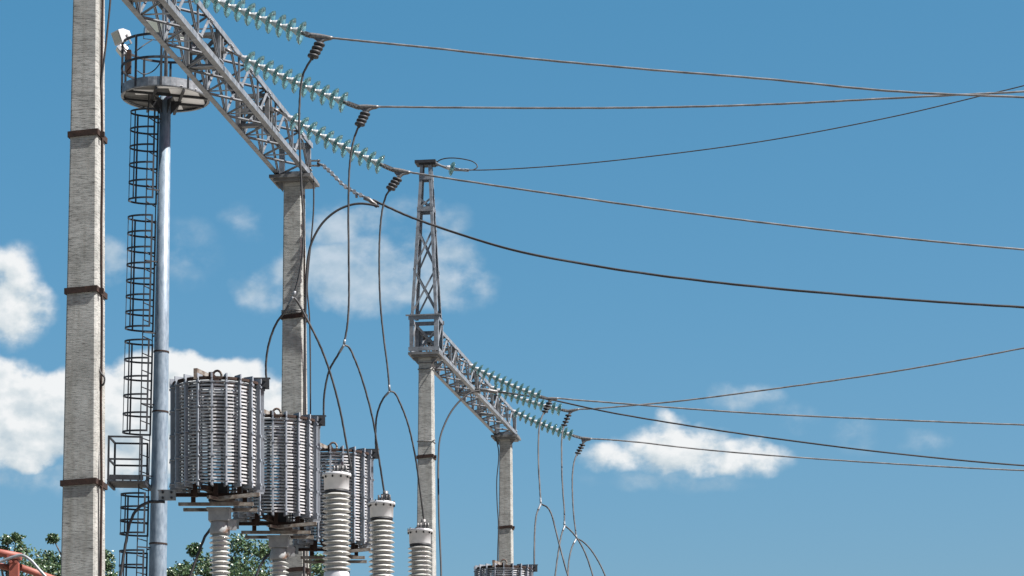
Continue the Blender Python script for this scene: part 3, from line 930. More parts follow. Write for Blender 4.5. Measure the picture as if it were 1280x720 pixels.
def line_trap():
    root = empty('line_trap', (0, 0, 0))
    turns = MB()
    n = 30
    H = ZTP - ZB
    for i in range(n):
        z = ZB + 0.05 + (H - 0.12) * i / (n - 1)
        turns.ring(RT - 0.070 + 0.003 * math.sin(i * 2.3), 0.022, 0.0178, z + 0.0012 * math.sin(i * 5.1), 60)
    turns.build('winding', M['turn'], root)
    inner = MB()  # dark rings added behind the turns, standing in for shade in the gaps
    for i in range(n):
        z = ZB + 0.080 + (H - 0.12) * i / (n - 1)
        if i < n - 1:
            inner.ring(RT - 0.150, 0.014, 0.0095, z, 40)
    inner.build('gap_shade_rings', M['gap_shade'], root)
    # ribs
    nr = 20
    rb = MB()
    rb.box((RT - 0.025, 0, (ZB + ZTP) / 2), (0.046, 0.019, H))
    rb.box((RT - 0.118, 0, (ZB + ZTP) / 2 - 0.02), (0.018, 0.014, H - 0.06))
    rb.box((RT - 0.06, 0, ZTP - 0.012), (0.14, 0.017, 0.055))
    rb.box((RT - 0.06, 0, ZB + 0.016), (0.13, 0.020, 0.035))
    for k_ in range(5):
        z = ZB + 0.06 + (H - 0.14) * k_ / 4
        rb.cyl((RT - 0.13, 0.017, z), (RT + 0.008, 0.017, z), 0.009, 6)
        rb.box((RT + 0.004, 0.0, z), (0.012, 0.027, 0.022))
    first = None
    for i in range(nr):
        a = 2 * math.pi * (i + 0.0) / nr - math.pi / 2
        if first is None:
            first = rb.build('rib', M['rib'], root); o = first
        else:
            o = first.copy(); col.objects.link(o); o.parent = root
        o.rotation_euler = (0, 0, a)
    # top ring and spider
    tp = MB()
    tp.ring(RT - 0.05, 0.05, 0.03, ZTP - 0.035, 48)
    for a in (0.5, 0.5 + math.pi / 3 * 2, 0.5 + math.pi / 3 * 4):
        ca, sa = math.cos(a), math.sin(a)
        tp.bar((0, 0, ZTP - 0.01), (ca * (RT - 0.02), sa * (RT - 0.02), ZTP - 0.01), 0.05, 0.07)
    tp.build('top_spider', M['rust'], root)
    st_ = MB()
    a0 = Vector((-0.19, -RT + 0.03, ZTP + 0.045)); a1 = Vector((0.0, -0.02, ZTP + 0.03))
    st_.bar(a0, a1, 0.045, 0.05)
    st_.bar(a0 - UP * 0.10, a0 + UP * 0.02, 0.035, 0.035, up=(0, 1, 0))
    st_.build('stay_arm', M['flaked'], root)
    le = MB()
    pts = [Vector((0.05 * math.cos(t), 0.0, 0.06 * math.sin(t) + ZTP + 0.085)) for t in [2 * math.pi * q / 16 for q in range(17)]]
    le.tube(pts, 0.014, 8)
    le.cyl((0, 0, ZTP - 0.02), (0, 0, ZTP + 0.03), 0.03, 10)
    le.build('lifting_eye', M['flaked'], root)
    # terminals
    for (cx, cy, cz, wdt, hgt, mat_, nm) in ((RT - 0.02, -0.14, ZTP - 0.03, 0.185, 0.135, 'frame_dark', 'terminal_plate'),
                                           (-RT - 0.01, -0.18, ZB - 0.065, 0.20, 0.125, 'frame_grey', 'terminal_plate')):
        t_ = MB()
        t_.box((cx, cy, cz), (wdt, 0.016, hgt))
        t_.box((cx, cy + 0.02, cz + hgt / 2 - 0.006), (wdt + 0.02, 0.05, 0.012))
        p_ = t_.build(nm, M['dark_steel'] if mat_ == 'frame_dark' else M['frame_grey'], root)
        b_ = MB()
        for ix in (-0.25, 0.25):
            for iz in (-0.25, 0.25):
                q = Vector((cx + ix * wdt * (1 if cx > 0 else 1), cy - 0.008, cz + iz * hgt))
                b_.cyl(q, q - Vector((0, 0.012, 0)), 0.015, 8)
        b_.build('bolt', M['cable'], p_)
    # base: rusty cross and grey rails
    bs = MB()
    bs.bar((-RT + 0.02, -0.12, ZB - 0.055), (RT - 0.05, -0.12, ZB - 0.055), 0.06, 0.036)
    bs.bar((-0.1, -RT + 0.05, ZB - 0.02), (0.12, RT - 0.05, ZB - 0.02), 0.07, 0.05)
    for (x, y) in ((-0.22, -0.28), (0.02, -0.32), (0.28, -0.22), (-0.3, 0.18), (0.3, 0.2), (0.0, 0.34)):
        bs.bar((x, y, ZB - 0.10), (x, y, ZB + 0.05), 0.05, 0.045, up=(0, 1, 0))
    bs.build('base_cross', M['rust'], root)
    rl = MB()
    rl.bar((-0.42, -0.22, ZB - 0.175), (0.44, -0.22, ZB - 0.175), 0.05, 0.036)
    rl.bar((-0.42, 0.22, ZB - 0.175), (0.44, 0.22, ZB - 0.175), 0.05, 0.036)
    rl.bar((-0.05, -0.45, ZB - 0.125), (0.30, 0.10, ZB - 0.125), 0.045, 0.03)
    rl.bar((0.05, -0.30, ZB - 0.12), (RT - 0.02, -0.34, ZB - 0.08), 0.05, 0.038)
    rl.build('base_rail', M['flaked'], root)
    bs = MB()
    bs.box((0.02, 0, ZB - 0.02), (0.22, 0.22, 0.20))
    bs.build('tuning_box', M['dark_steel'], root)
    return root


def post_insulator():
    """porcelain column with steel pedestal; its top carries the line trap"""
    root = empty('post_insulator', (0, 0, 0))
    zt = ZB - 0.195
    c_ = MB()
    c_.box((0, 0, zt - 0.085), (0.24, 0.24, 0.13))
    c_.box((0, 0, zt - 0.012), (0.28, 0.28, 0.02))
    c_.lathe([(0.112, zt - 0.30), (0.118, zt - 0.285), (0.118, zt - 0.24), (0.100, zt - 0.16), (0.098, zt - 0.15)], 20)
    c_.box((0.15, -0.06, zt - 0.20), (0.10, 0.012, 0.12))
    c_.build('head_casting', M['frame_grey'], root)

    def stack(z1, z0, n, rs, rc):
        s = MB()
        prof = [(rc, z1)]
        p = (z1 - z0) / n
        for i in range(n):
            z = z1 - p * i
            prof += [(rc, z - p * 0.30), (rc + 0.010, z - p * 0.38), (rs - 0.006, z - p * 0.60), (rs, z - p * 0.68), (rs - 0.004, z - p * 0.76),
                     (rc + 0.008, z - p * 0.78), (rc, z - p * 0.84)]
        prof.append((rc, z0))
        s.lathe(list(reversed(prof)), 28)
        return s
    stack(zt - 0.30, zt - 1.45, 20, 0.124, 0.086).build('porcelain_shed', M['porcelain'], root)
    f = MB()
    f.lathe([(0.12, zt - 1.65), (0.13, zt - 1.60), (0.13, zt - 1.50), (0.115, zt - 1.45)], 20)
    f.build('joint_flange', M['frame_grey'], root)
    stack(zt - 1.65, zt - 2.8, 16, 0.130, 0.094).build('porcelain_shed', M['porcelain'], root)
    f = MB()
    f.box((0, 0, zt - 2.86), (0.40, 0.40, 0.12))
    f.bar((0, 0, 0), (0, 0, zt - 2.92), 0.24, 0.24, up=(0, 1, 0))
    f.box((0, 0, 0.03), (0.6, 0.6, 0.06))
    f.build('pedestal', M['galv'], root)
    return root


trap = line_trap()
post = post_insulator()
TR = [(-3.418, 29.2, 'nearest and largest looking grey cage line trap beside the floodlight mast'),
      (-2.947, 31.55, 'grey cage line trap in front of the middle-left column, partly behind the nearest trap'),
      (-2.414, 34.0, 'grey cage line trap half hidden by a white porcelain column'),
      (-0.15, 46.4, 'small grey line trap whose top just shows under the farthest column')]
PL = ['white ribbed post under the nearest line trap', 'white ribbed post under the line trap before the middle-left column',
      'ribbed post under the half hidden line trap, behind a porcelain column', 'ribbed post under the farthest line trap below the frame edge']
for i, (x, y, lab) in enumerate(TR):
    o = trap if i == 0 else copy_tree(trap)
    o.location = (x, y, 0)
    tag(o, lab, 'line trap', 'cage shaped line traps on posts')
    if i < 2:
        p = post if i == 0 else copy_tree(post)
        p.location = (x + 0.03, y, 0)
        tag(p, PL[i], 'insulator', 'post insulators under the line traps')
    else:
        # posts that the photo hides: the plain steel pedestal they stand on
        p = copy_tree(post)
        p.location = (x + 0.03, y, 0)
        tag(p, PL[i], 'insulator', 'post insulators under the line traps')

# lower cables of the traps
tc_ = [([(206, 627.5), (196, 627), (185, 628), (172, 636), (163, 652), (157, 680), (151, 718), (146, 770), (144, 860)], 29.0, 28.9,
        'dark cable from the nearest line trap curving down in front of the ladder'),
       ([(291, 659), (280, 657), (268, 658), (258, 668), (248, 692), (238, 720), (230, 760), (226, 840)], 31.36, 31.2,
        'dark cable from the second line trap, passing behind the nearest porcelain post'),
       ([(366, 690), (350, 688), (338, 692), (327, 704), (320, 722), (314, 760), (312, 830)], 33.8, 33.6,
        'short dark cable from the half hidden trap beside the second post')]
for pts, y0, y1, lab in tc_:
    k = MB()
    k.tube(spline(path(pts, y0, y1), 8), 0.017, 8, lobes=3, twist=50)
    tag(k.build('trap_cable', M['cable']), lab, 'cable', 'cables leaving the line traps')

# ------------------------------------------------------------------ instrument transformers (tall porcelain columns)


def ct():
    root = empty('porcelain_column', (0, 0, 0))
    zt = 6.36
    c_ = MB()
    c_.lathe([(0.138, zt - 0.20), (0.146, zt - 0.19), (0.150, zt - 0.04), (0.172, zt - 0.035), (0.172, zt - 0.008), (0.165, zt), (0.0, zt + 0.004)], 28)
    c_.build('head_cap', M['cap_white'], root)
    b_ = MB()
    for i in range(10):
        a = 2 * math.pi * i / 10
        b_.cyl((0.160 * math.cos(a), 0.160 * math.sin(a), zt - 0.062), (0.160 * math.cos(a), 0.160 * math.sin(a), zt + 0.016), 0.011, 6)
    b_.lathe([(0.142, zt - 0.225), (0.142, zt - 0.202)], 24)
    b_.build('bolt', M['dark_steel'], root)
    t_ = MB()
    t_.box((0.035, 0, zt + 0.03), (0.16, 0.09, 0.05))
    t_.cyl((0.05, 0, zt + 0.04), (0.05, 0, zt + 0.14), 0.035, 10)
    t_.box((0.05, -0.02, zt + 0.075), (0.10, 0.07, 0.045))
    for dx in (-0.03, 0.01, 0.07, 0.11):
        t_.cyl((dx, -0.05, zt + 0.02), (dx, -0.05, zt + 0.085), 0.012, 6)
    t_.build('terminal_clamp', M['fitting'], root)

    def stack(z1, z0, n, rs, rc, name):
        s = MB()
        prof = [(rc, z1)]
        p = (z1 - z0) / n
        for i in range(n):
            z = z1 - p * i
            prof += [(rc + 0.003, z - p * 0.22), (rc + 0.030, z - p * 0.32), (rs - 0.010, z - p * 0.52), (rs, z - p * 0.60), (rs - 0.002, z - p * 0.66), (rs - 0.010, z - p * 0.71),
                     (rc + 0.02, z - p * 0.72), (rc + 0.002, z - p * 0.80)]
        prof.append((rc, z0))
        s.lathe(list(reversed(prof)), 36)
        return s.build(name, M['porcelain'], root)
    stack(zt - 0.22, zt - 1.145, 15, 0.166, 0.112, 'porcelain_shed')
    f = MB()
    f.lathe([(0.14, zt - 1.36), (0.15, zt - 1.34), (0.15, zt - 1.17), (0.135, zt - 1.147)], 28)
    f.build('joint_flange', M['cap_white'], root)
    stack(zt - 1.36, zt - 2.30, 15, 0.172, 0.118, 'porcelain_shed')
    f = MB()
    f.lathe([(0.19, zt - 2.75), (0.20, zt - 2.70), (0.20, zt - 2.40), (0.17, zt - 2.31)], 28)
    f.build('base_tank', M['cap_white'], root)
    f = MB()
    f.bar((0, 0, 0.0), (0, 0, zt - 2.752), 0.26, 0.26, up=(0, 1, 0))
    f.box((0, 0, 0.03), (0.6, 0.6, 0.06))
    f.build('pedestal', M['galv'], root)
    return root


c0 = ct()
CT = [(-2.055, 29.5, 0.08, 'tallest white porcelain column standing in front of the half hidden line trap'),
      (-1.643, 31.74, -0.10, 'white porcelain column between the line traps and the peaked column'),
      (-1.25, 34.22, 0.03, 'lowest looking white porcelain column in front of the peaked column')]
for i, (x, y, rz, lab) in enumerate(CT):
    o = c0 if i == 0 else copy_tree(c0)
    o.location = (x, y, 0)
    o.rotation_euler = (0, 0, rz)
    tag(o, lab, 'insulator', 'tall ribbed porcelain columns')

# ------------------------------------------------------------------ floodlight mast
YM = 60.0
root = empty('floodlight_mast', (-8.585, YM, 0))
root.rotation_euler = (0, R(0.93), 0)
tag(root, 'tall galvanised floodlight mast with a caged ladder and round platform', 'mast')
PXM = FPX / YM


def mz(py):
    return zz(py, YM)


def mr(z):
    return 0.5 * (0.265 + (19.9 - z) * 0.0150)


p = MB()
zpf = mz(121)
p.tube([(0, 0, 0.0), (0, 0, mz(680)), (0, 0, mz(515)), (0, 0, mz(440)), (0, 0, zpf)], [mr(0), mr(mz(680)), mr(mz(515)), mr(mz(440)), mr(zpf)], 20)
p.build('pole', M['galv_pole'], root)
j = MB()
for py in (440, 515, 680):
    z = mz(py)
    j.ring(mr(z) + 0.004, 0.016, 0.035, z, 24)
j.build('joint_band', M['rust'], root)
j = MB()
j.tube([(0, 0, zpf), (0, 0, mz(18)), (0, 0, mz(-70))], [0.045, 0.04, 0.02], 8)
j.build('lightning_rod', M['galv'], root)
# platform
RP = 1.045
pl = MB()
pl.ring(RP, 0.012, 0.20, zpf + 0.06, 48)
pl.ring(RP - 0.03, 0.06, 0.02, zpf - 0.045, 48)
pl.build('platform_rim', M['galv'], root)
pl = MB()
pl.lathe([(0.16, zpf), (RP - 0.012, zpf), (RP - 0.012, zpf + 0.008), (0.16, zpf + 0.008)], 48, close=True, smooth=False)
pl.build('platform_floor', M['cap_steel'], root)
for (x, y, w, d) in ((0.50, -0.40, 0.66, 0.58), (0.54, 0.28, 0.70, 0.62), (-0.42, -0.38, 0.52, 0.36), (0.22, -0.83, 0.62, 0.22), (0.05, 0.72, 0.5, 0.4)):
    pn = MB()
    pn.box((x, y, zpf - 0.012), (w, d, 0.012))
    pn.build('floor_panel', M['panel_white'], root)
jo = MB()
for a in (0.25, 0.25 + math.pi / 2):
    for off in (-0.32, 0.32):
        dx, dy = math.cos(a), math.sin(a)
        h = math.sqrt(RP ** 2 - off ** 2) - 0.03
        c_ = Vector((-dy * off, dx * off, zpf - 0.045 - (0.055 if a > 1 else 0)))
        jo.bar(c_ - Vector((dx * h, dy * h, 0)), c_ + Vector((dx * h, dy * h, 0)), 0.06, 0.05)
for i in range(6):
    a = i * math.pi / 3
    jo.add([(0.13 * math.cos(a), 0.13 * math.sin(a), zpf - 0.1), (0.4 * math.cos(a), 0.4 * math.sin(a), zpf - 0.1), (0.13 * math.cos(a), 0.13 * math.sin(a), zpf - 0.42),
            (0.13 * math.cos(a + .08), 0.13 * math.sin(a + .08), zpf - 0.1), (0.4 * math.cos(a + .03), 0.4 * math.sin(a + .03), zpf - 0.1), (0.13 * math.cos(a + .08), 0.13 * math.sin(a + .08), zpf - 0.42)],
           [(0, 1, 2), (5, 4, 3), (0, 3, 4, 1), (1, 4, 5, 2), (2, 5, 3, 0)])
jo.build('joist', M['dark_steel'], root)
rl = MB()
for z in (zpf + 1.16, zpf + 0.62):
    pts = [Vector((RP * math.cos(2 * math.pi * q / 48), RP * math.sin(2 * math.pi * q / 48), z)) for q in range(49)]
    rl.ring(RP, 0.035, 0.05, z, 48)
for q in range(10):
    a = 2 * math.pi * q / 10 + 0.35
    rl.bar((RP * math.cos(a), RP * math.sin(a), zpf - 0.03), (RP * math.cos(a), RP * math.sin(a), zpf + 1.18), 0.05, 0.05, up=(0, 1, 0))
rl.build('guard_rail', M['dark_steel'], root)


def floodlight(loc, yaw, pitch, size):
    h = MB()
    w, d_, hh = size
    # lens faces -Y in local space
    fr0 = [(-w / 2, -d_ / 2, -hh / 2), (w / 2, -d_ / 2, -hh / 2), (w / 2, -d_ / 2, hh / 2), (-w / 2, -d_ / 2, hh / 2)]
    bk = [(-w * .3, d_ / 2, -hh * .22), (w * .3, d_ / 2, -hh * .22), (w * .3, d_ / 2, hh * .22), (-w * .3, d_ / 2, hh * .22)]
    md = [(-w / 2, -d_ * .1, -hh / 2), (w / 2, -d_ * .1, -hh / 2), (w / 2, -d_ * .1, hh / 2), (-w / 2, -d_ * .1, hh / 2)]
    h.add(fr0 + md + bk, [(0, 1, 2, 3), (11, 10, 9, 8)] + [(a_ + i, a_ + 4 + i, a_ + 4 + (i + 1) % 4, a_ + (i + 1) % 4) for a_ in (0, 4) for i in range(4)])
    o = h.build('floodlight', M['white_lamp'], root)
    o.location = loc
    o.rotation_euler = (pitch, 0, yaw)
    l = MB()
    l.box((0, -d_ / 2 - 0.006, 0), (w * .84, 0.010, hh * .8))
    l.build('lens', M['lens'], o)
    y_ = MB()
    for s in (-1, 1):
        y_.bar((s * (w / 2 + .012), 0, 0), (s * (w / 2 + .012), 0.05, -hh * .75), 0.012, 0.04, up=(0, 1, 0))
    y_.bar((-w / 2 - .02, 0.05, -hh * .75), (w / 2 + .02, 0.05, -hh * .75), 0.04, 0.014)
    y_.build('bracket', M['fitting'], o)


def mloc(px, py, dy):
    """point on the mast at a height of the photo; x from the mast axis"""
    return Vector(((px - (206 + (py - 140) * -0.0165)) / PXM - 0.14 * dy, dy, mz(py) + dy * (HOR - py) / FPX))


floodlight(mloc(153, 46, -0.35), R(-52), R(24), (0.36, 0.34, 0.30))
floodlight(mloc(192, 36, 0.95), R(18), R(10), (0.46, 0.30, 0.34))
floodlight(mloc(153, 63, 0.25), R(-75), R(40), (0.28, 0.22, 0.24))
floodlight(mloc(226, 42, 0.85), R(50), R(6), (0.40, 0.30, 0.36))
k = MB()
k.tube(spline([mloc(168, 66, -.5), mloc(178, 58, -.5), mloc(190, 50, .0)], 6), 0.014, 6)
k.tube(spline([mloc(205, 62, .1), mloc(202, 74, .1), mloc(192, 88, .1), mloc(180, 93, 0), mloc(170, 88, -.3)], 6), 0.014, 6)
k.build('lamp_cable', M['cable'], root)
k = MB()
k.box(mloc(161, 78, -0.2), (0.10, 0.12, 0.55))
k.build('junction_box', M['rust'], root)

# ladder on the left of the pole: rails one behind the other
ld = MB()
LX = -0.33
ztop = zpf - 0.02
for (sy, dx) in ((-1, -0.08), (1, 0.08)):
    ld.bar((LX + dx - 0.14, sy * 0.24, 0.2), (LX + dx + 0.05, sy * 0.24, ztop), 0.022, 0.045, up=(0, 1, 0))
z = 0.5
while z < ztop - 0.1:
    k_ = (z - 0.2) / ztop
    ld.cyl((LX - 0.08 - 0.14 + .19 * k_, -0.24, z), (LX + 0.08 - 0.14 + .19 * k_, 0.24, z), 0.014, 6)
    z += 0.40
z = 1.0
while z < ztop - 0.4:
    k_ = (z - 0.2) / ztop
    ld.bar((LX - 0.22 + .19 * k_, -0.24, z), (-mr(z) * 0.6, -0.10, z), 0.03, 0.03)
    ld.bar((LX - 0.06 + .19 * k_, 0.24, z), (-mr(z) * 0.6, 0.10, z), 0.03, 0.03)
    z += 1.7
ld.build('ladder', M['dark_steel'], root)


def cage(y0, y1, n):
    c_ = MB()
    z1, z0 = mz(y0), mz(y1)
    k0 = (z1 - 0.2) / ztop
    cx = LX - 0.06
    ry, rx = 0.31, 0.53
    for i in range(n):
        z = z1 + (z0 - z1) * i / (n - 1)
        off = -0.14 + .19 * (z - .2) / ztop
        vs = [Vector((cx + off + 0.05 + rx * math.cos(a), ry * math.sin(a), z)) for a in [R(82 + 196 * q / 20) for q in range(21)]]
        for q in range(20):
            c_.bar(vs[q], vs[q + 1], 0.012, 0.044)
    for a in (R(80), R(138), R(180), R(222), R(280)):
        o0 = -0.14 + .19 * (z0 - .2) / ztop
        o1 = -0.14 + .19 * (z1 - .2) / ztop
        x_, y_ = cx + 0.05 + (rx - 0.012) * math.cos(a), (ry - 0.012) * math.sin(a)
        c_.bar((x_ + o0, y_, z0 - 0.02), (x_ + o1, y_, z1 + 0.02), 0.044, 0.012, up=(math.cos(a), math.sin(a), 0))
    c_.build('ladder_cage', M['dark_steel'], root)


for y0, y1, n in ((141, 251, 6), (273, 411, 8), (428, 541, 6), (619, 668, 4), (690, 762, 5), (784, 860, 5)):
    cage(y0, y1, n)
# rest landing
zr = mz(607)
rp = MB()
x0, x1, ya, yb = -1.14, -0.24, -0.62, 0.35
rp.box(((x0 + x1) / 2, (ya + yb) / 2, zr), (x1 - x0, yb - ya, 0.03))
for x in (x0 + .02, x1 - .02):
    rp.bar((x, ya, zr - 0.05), (x, yb, zr - 0.05), 0.05, 0.06)
for i in range(6):
    xx = x0 + (x1 - x0) * i / 5
    rp.bar((xx, ya, zr + .03), (xx, yb, zr + .03), 0.02, 0.02)
rp.build('rest_landing', M['dark_steel'], root)
rp = MB()
zh = zr + 1.05
for (x, y) in ((x0 + .02, ya + .02), (x0 + .02, yb - .02), (x1 - 0.1, ya + .02), (x1 - 0.1, yb - .02)):
    rp.bar((x, y, zr), (x, y, zh), 0.045, 0.045, up=(0, 1, 0))
for z in (zh, zr + 0.52):
    rp.bar((x0, ya + .02, z), (x1 - .08, ya + .02, z), 0.04, 0.04)
    rp.bar((x0, yb - .02, z), (x1 - .08, yb - .02, z), 0.04, 0.04)
    rp.bar((x0 + .02, ya, z), (x0 + .02, yb, z), 0.04, 0.04)
rp.build('landing_rail', M['dark_steel'], root)
rp = MB()
rp.box(((x0 + x1) / 2, ya + .012, zr + 0.09), (x1 - x0 - 0.1, 0.012, 0.12))
rp.box((x0 + .012, (ya + yb) / 2, zr + 0.09), (0.012, yb - ya - 0.05, 0.12))
rp.build('kick_plate', M['dark_steel'], root)

# ------------------------------------------------------------------ orange pipework, lower left
YO = 20.0
ro = empty('orange_frame', at(18, 1100, YO) - UP * 1.6)
oo = ro.location.copy()
tag(ro, 'orange painted pipe frame cut by the lower left corner', 'pipe frame')
k = MB()
k.tube(shift_pts([at(-70, 677, YO + .3), at(-10, 689, YO), at(27, 696, YO)], oo), 0.029, 12)
k.build('arm', M['orange'], ro)
k = MB()
k.bar(at(18, 698, YO) - oo, Vector((0, 0, 0)), 0.07, 0.07, up=(0, 1, 0))
k.box(at(18, 697, YO) - oo, (0.105, 0.09, 0.03))
for dx in (-.035, .035):
    k.cyl(at(18, 703, YO) - oo + Vector((dx * .6, -.05, 0)), at(18, 703, YO) - oo + Vector((dx * .6, .05, 0)), 0.012, 6)
k.build('post', M['orange'], ro)
k = MB()
k.tube(shift_pts([at(25, 709, YO + .05), at(62, 722, YO + .3), at(150, 752, YO + 1)], oo), 0.028, 12)
k.tube(shift_pts([at(-40, 700, YO + .1), at(14, 710, YO + .05)], oo), 0.026, 10)
k.build('arm', M['orange'], ro)
k = MB()
k.tube(spline(path([(-40, 706), (0, 702), (14, 697), (27, 694), (38, 700), (48, 711), (58, 722), (80, 750)], YO - .12, YO - .1), 8), 0.012, 8)
tag(k.build('grey_hose', M['galv']), 'pale grey hose looped over the orange pipe frame', 'hose')

# ------------------------------------------------------------------ trees


def tree(px, top, Y, half, height_crown, nclump, nleaf, label, seed, lumps):
    r = random.Random(seed)
    x = (px - 640) / FPX * Y
    zt = zz(top, Y)
    root = empty('broadleaf_tree', (x, Y, 0))
    tag(root, label, 'tree', 'trees beyond the gantries')
    tr_ = MB()
    zc = zt - height_crown
    tr_.tube([(0, 0, 0), (0.05, 0, zc * 0.5), (0.0, 0.05, zc), (0.05, 0, zt - height_crown * 0.35)], [0.24, 0.19, 0.15, 0.05], 10)
    clumps = []
    for i in range(nclump):
        a = r.uniform(0, 2 * math.pi)
        t = r.random() ** 0.7
        zrel = r.uniform(-1, 0.86)
        rad = half * math.sqrt(max(0.05, 1 - zrel * zrel)) * r.uniform(0.35, 1.0)
        c_ = Vector((rad * math.cos(a), rad * math.sin(a), zt - height_crown / 2 + zrel * height_crown / 2 - 0.3))
        clumps.append((c_, r.uniform(0.45, 0.8)))
    for (lx, ly, s) in lumps:              # the shoots that make the uneven top outline
        p_ = at(lx, ly, Y)
        clumps.append((Vector((p_.x - x, r.uniform(-0.5, 0.5), p_.z - s * 0.7)), s))
    for c_, s in clumps[:60]:
        tr_.tube([(0.02, 0, max(zc, c_.z - 2.2)), c_ * 0.55 + Vector((0, 0, c_.z * 0.40)), c_], [0.06, 0.035, 0.012], 5)
    tr_.build('trunk', M['bark'], root)
    cr = MB(); cr.loose = True
    per = nleaf // len(clumps)
    for c_, s in clumps:
        for _ in range(per):
            while True:
                v = Vector((r.uniform(-1, 1), r.uniform(-1, 1), r.uniform(-1, 1)))
                if v.length < 1:
                    break
            v *= (0.55 + 0.45 * r.random())
            p_ = c_ + Vector((v.x * s, v.y * s, v.z * s * 0.85))
            ax = Vector((r.gauss(0, 1), r.gauss(0, 1), r.gauss(0, 0.7) - 0.2)).normalized()
            nn = Vector((r.gauss(0, 1), r.gauss(0, 1), r.gauss(0.6, 1))).normalized()
            sd = ax.cross(nn)
            if sd.length < 0.1:
                continue
            sd.normalize()
            nn = sd.cross(ax)
            ln = r.uniform(0.075, 0.145)
            w = ln * r.uniform(0.30, 0.42)
            cr.add([p_, p_ + ax * ln * .45 + sd * w - nn * 0.012, p_ + ax * ln, p_ + ax * ln * .45 - sd * w - nn * 0.012, p_ + ax * ln * 0.5 + nn * 0.012],
                   [(0, 1, 4), (1, 2, 4), (2, 3, 4), (3, 0, 4)])
    cr.build('crown', M['leaf'], root)


tree(12, 668, 78, 2.3, 8, 40, 9000, 'sparse leafy tree top at the far left above the orange frame', 3,
     [(8, 668, .22), (22, 667, .25), (2, 680, .3), (30, 682, .3), (14, 690, .5), (-8, 676, .35), (36, 700, .2)])
tree(95, 676, 80, 2.2, 8, 40, 11000, 'leafy tree top showing on both sides of the nearest column', 5,
     [(68, 669, .2), (60, 686, .4), (74, 692, .5), (100, 680, .6), (132, 686, .3), (136, 700, .3), (52, 700, .3), (140, 715, .3), (95, 672, .4)])
tree(272, 672, 76, 2.6, 8.5, 48, 17000, 'wide dense tree behind the nearest line traps', 8,
     [(242, 676, .3), (252, 690, .45), (228, 700, .4), (214, 708, .3), (262, 700, .5), (300, 668, .5), (320, 672, .6), (338, 676, .5), (290, 690, .6), (312, 700, .7), (335, 705, .6), (276, 705, .6)])
tree(385, 695, 84, 1.6, 7, 30, 7000, 'small tree top seen low between the middle-left column and a porcelain column', 13,
     [(395, 690, .3), (388, 700, .4), (402, 704, .35), (370, 704, .35)])

# ------------------------------------------------------------------ camera
cam = bpy.data.cameras.new('camera')
cam.sensor_fit = 'HORIZONTAL'
cam.sensor_width = 36.0
cam.lens = FPX / 1280.0 * 36.0
cam.shift_y = (HOR - 360.0) / 1280.0
cam.clip_start = 0.1
cam.clip_end = 6000.0
co = bpy.data.objects.new('camera', cam)
co.location = (0, 0, EYE)
co.rotation_euler = (R(90), 0, 0)
col.objects.link(co)
sc.camera = co

# ------------------------------------------------------------------ light
EL, AZ = R(51), R(18)                       # elevation; azimuth from +X towards the viewer
sv = Vector((math.cos(EL) * math.cos(AZ), -math.cos(EL) * math.sin(AZ), math.sin(EL)))
sl = bpy.data.lights.new('sun', 'SUN')
sl.energy = 5.0
sl.angle = R(0.53)
sl.color = (1.0, 0.972, 0.925)
so = bpy.data.objects.new('sun', sl)
so.rotation_euler = sv.to_track_quat('Z', 'Y').to_euler()
so.location = (30, -20, 60)
col.objects.link(so)

w = bpy.data.worlds.new('World')
sc.world = w
w.use_nodes = True
nt = w.node_tree
for n_ in list(nt.nodes):
    nt.nodes.remove(n_)
L = nt.links.new
out = nt.nodes.new('ShaderNodeOutputWorld')
sky = nt.nodes.new('ShaderNodeTexSky')
sky.sky_type = 'NISHITA'
sky.sun_disc = False
sky.sun_elevation = EL
sky.sun_rotation = math.atan2(sv.x, sv.y)
sky.altitude = 0
sky.air_density = 1.0
sky.dust_density = 2.0
sky.ozone_density = 10.0
SKY_STR = 0.05
bg = nt.nodes.new('ShaderNodeBackground')
bg.inputs['Strength'].default_value = SKY_STR
def math_(op, a, b=None, clamp=False):
    n = nt.nodes.new('ShaderNodeMath')
    n.operation = op
    n.use_clamp = clamp
    for i, v in enumerate((a, b)):
        if v is None:
            continue
        if isinstance(v, (int, float)):
            n.inputs[i].default_value = v
        else:
            L(v, n.inputs[i])
    return n.outputs[0]


# per-channel response of the photograph's film-like blue
ss = nt.nodes.new('ShaderNodeSeparateColor')
L(sky.outputs['Color'], ss.inputs[0])
sk = nt.nodes.new('ShaderNodeCombineColor')
for i_, (k_, g_) in enumerate(((0.5513, 1.52), (0.9706, 0.82), (1.0150, 0.77))):
    L(math_('MULTIPLY', math_('POWER', ss.outputs[i_], g_), k_), sk.inputs[i_])
L(sk.outputs[0], bg.inputs['Color'])

# clouds live in sky directions: (x/y, z/y) of the direction, scaled so one unit is 100 photo pixels
tc = nt.nodes.new('ShaderNodeTexCoord')
sp = nt.nodes.new('ShaderNodeSeparateXYZ')
L(tc.outputs['Generated'], sp.inputs[0])
yy = math_('MAXIMUM', sp.outputs['Y'], 0.05)
U = math_('ADD', math_('MULTIPLY', math_('DIVIDE', sp.outputs['X'], yy), FPX / 100), 6.4)
V = math_('SUBTRACT', HOR / 100, math_('MULTIPLY', math_('DIVIDE', sp.outputs['Z'], yy), FPX / 100))
cv = nt.nodes.new('ShaderNodeCombineXYZ')
L(U, cv.inputs[0]); L(V, cv.inputs[1])
wn = nt.nodes.new('ShaderNodeTexNoise')
wn.inputs['Scale'].default_value = 1.6
wn.inputs['Detail'].default_value = 5
L(cv.outputs[0], wn.inputs['Vector'])
ws = nt.nodes.new('ShaderNodeSeparateColor')
L(wn.outputs['Color'], ws.inputs[0])
